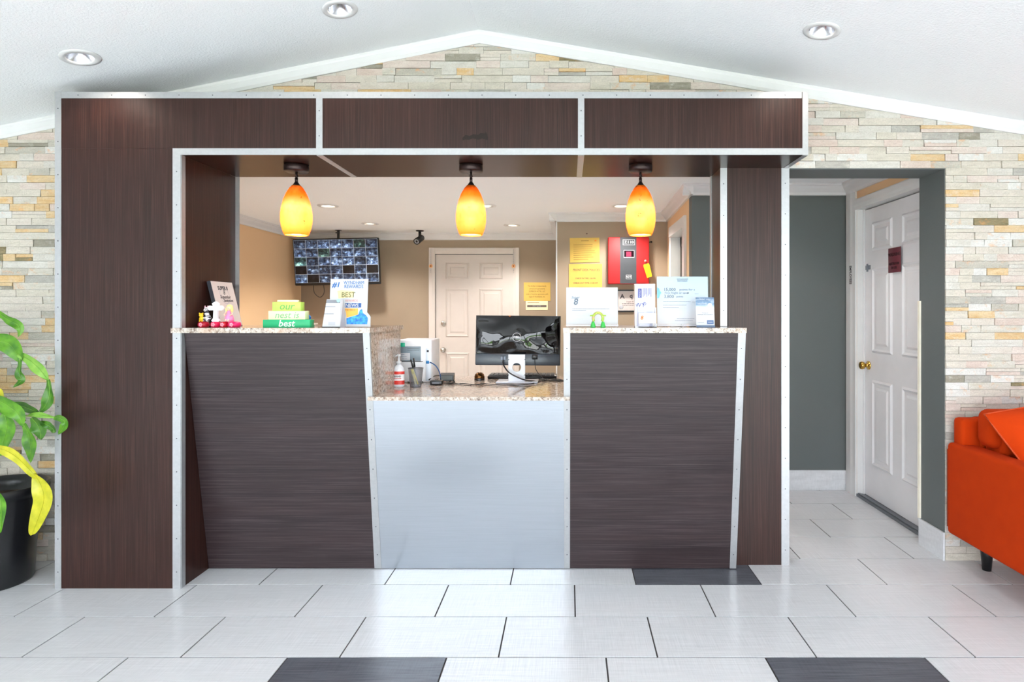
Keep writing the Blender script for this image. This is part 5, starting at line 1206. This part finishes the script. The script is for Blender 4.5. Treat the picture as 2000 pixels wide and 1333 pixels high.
def leaf(pts, wpx, mi, twist=0, cup=.25, parent=pot, lab=None, Y=2.80):
    """pts: (px,py[,Y]) along the midrib; wpx widest width in photo pixels"""
    ctl = [P(p[0], p[1], p[2] if len(p) > 2 else Y) for p in pts]; sp = spline(ctl, 6); n = len(sp); W_ = wpx*Y/1175/2
    v = []; f = []; rnd = random.Random(int(pts[0][0]*7+pts[0][1])); ph = rnd.uniform(0, 6)
    for i, p in enumerate(sp):
        s = i/(n-1); tdir = (sp[min(i+1, n-1)]-sp[max(i-1, 0)]).normalized()
        ww = W_*(math.sin(math.pi*min(1, s*.93+.05))**.8)*(1 if s < .97 else .4)
        view = Vector((0, -1, 0)); side = tdir.cross(view).normalized(); nrm = side.cross(tdir).normalized()
        a = twist*(s-.3); side2 = side*math.cos(a)+nrm*math.sin(a); n2 = nrm*math.cos(a)-side*math.sin(a)
        for e, u_ in enumerate((-1, -.55, 0, .55, 1)):
            v.append(p+side2*ww*u_+n2*(cup*ww*(abs(u_)**1.5)+.006*math.sin(9*s+ph+u_*2)*abs(u_)))
    for i in range(n-1):
        for e in range(4): f.append((i*5+e, i*5+e+1, (i+1)*5+e+1, (i+1)*5+e))
    m = MB(); m.add(v, f, True); o = obj('leaf', m, LG[mi], parent, lab)
    r_ = MB(); r_.tube([v[i*5+2]+Vector((0, -.0012, 0)) for i in range(0, n, 2)], .0014, 5, .4); obj('midrib', r_, LG[2] if mi != 3 else LG[3], o)
    return o
leaf([(-40, 596), (0, 614), (18, 626), (34, 634), (40, 645), (35, 658)], 17, 0, .5)
leaf([(-40, 680), (-5, 668), (18, 672), (34, 692), (40, 707)], 34, 0, .4)
leaf([(38, 700), (39, 715), (38, 730), (42, 744), (26, 756)], 14, 1, .6)
leaf([(36, 692), (58, 704), (78, 722), (95, 744)], 22, 2, .2)
leaf([(94, 742), (97, 758), (96, 778), (88, 795), (76, 806)], 20, 1, .3)
leaf([(-30, 780), (0, 784), (20, 796), (38, 812), (44, 834)], 30, 0, .3, Y=2.72)
leaf([(24, 788), (44, 794), (60, 800), (74, 806)], 18, 1, .3)
leaf([(56, 812), (72, 810), (90, 813), (110, 816)], 10, 2, .2, Y=2.76)
leaf([(106, 816, 2.76), (116, 817, 2.74), (127, 824, 2.73), (124, 836, 2.73), (114, 849, 2.73)], 15, 0, .8, Y=2.74)
leaf([(62, 816), (72, 828), (79, 842), (80, 860)], 28, 1, .2)
leaf([(78, 824), (92, 830), (104, 838), (106, 846)], 14, 1, .3)
leaf([(8, 806), (14, 830), (8, 860), (-4, 892)], 38, 0, .2)
leaf([(46, 828), (56, 848), (60, 872), (60, 905)], 24, 0, .3)
leaf([(-20, 872), (10, 880), (36, 896), (58, 918), (72, 935)], 20, 3, .5, Y=2.66, lab='yellowing leaf')
leaf([(66, 926), (80, 948), (86, 976), (76, 1010), (62, 1046)], 36, 3, .5, Y=2.66, lab='yellowing leaf')
leaf([(-8, 950), (0, 975), (4, 1005), (0, 1042)], 18, 0, .4, Y=2.60)
leaf([(-14, 760), (-4, 766), (4, 778), (6, 792)], 18, 3, .3, lab='yellow-green leaf')
leaf([(-40, 800), (-10, 796), (20, 806), (50, 812)], 14, 1, .3)
for k in range(12):   # the side of the plant outside the frame
    a = k*.9; b = random.uniform(0, 1)
    leaf([(-50-10*b, 640+k*24), (-90-20*b, 625+k*24), (-140, 650+k*25), (-175, 700+k*25)], 30, k % 3, .4, Y=2.8+.02*(k % 4))
for pts in ([(-60, 690), (-20, 672), (10, 676)], [(-30, 800), (20, 806), (60, 814), (100, 815)], [(-40, 790), (10, 800), (50, 822)], [(-40, 640), (0, 612)], [(0, 655), (20, 676), (40, 692), (60, 700)], [(-40, 880), (-20, 872), (0, 876)], [(-40, 930), (-20, 930), (-8, 950)]):
    m = MB(); m.tube(spline([P(a, b, 2.82) for a, b in pts], 5), .0035, 6); obj('stalk', m, GS, pot)
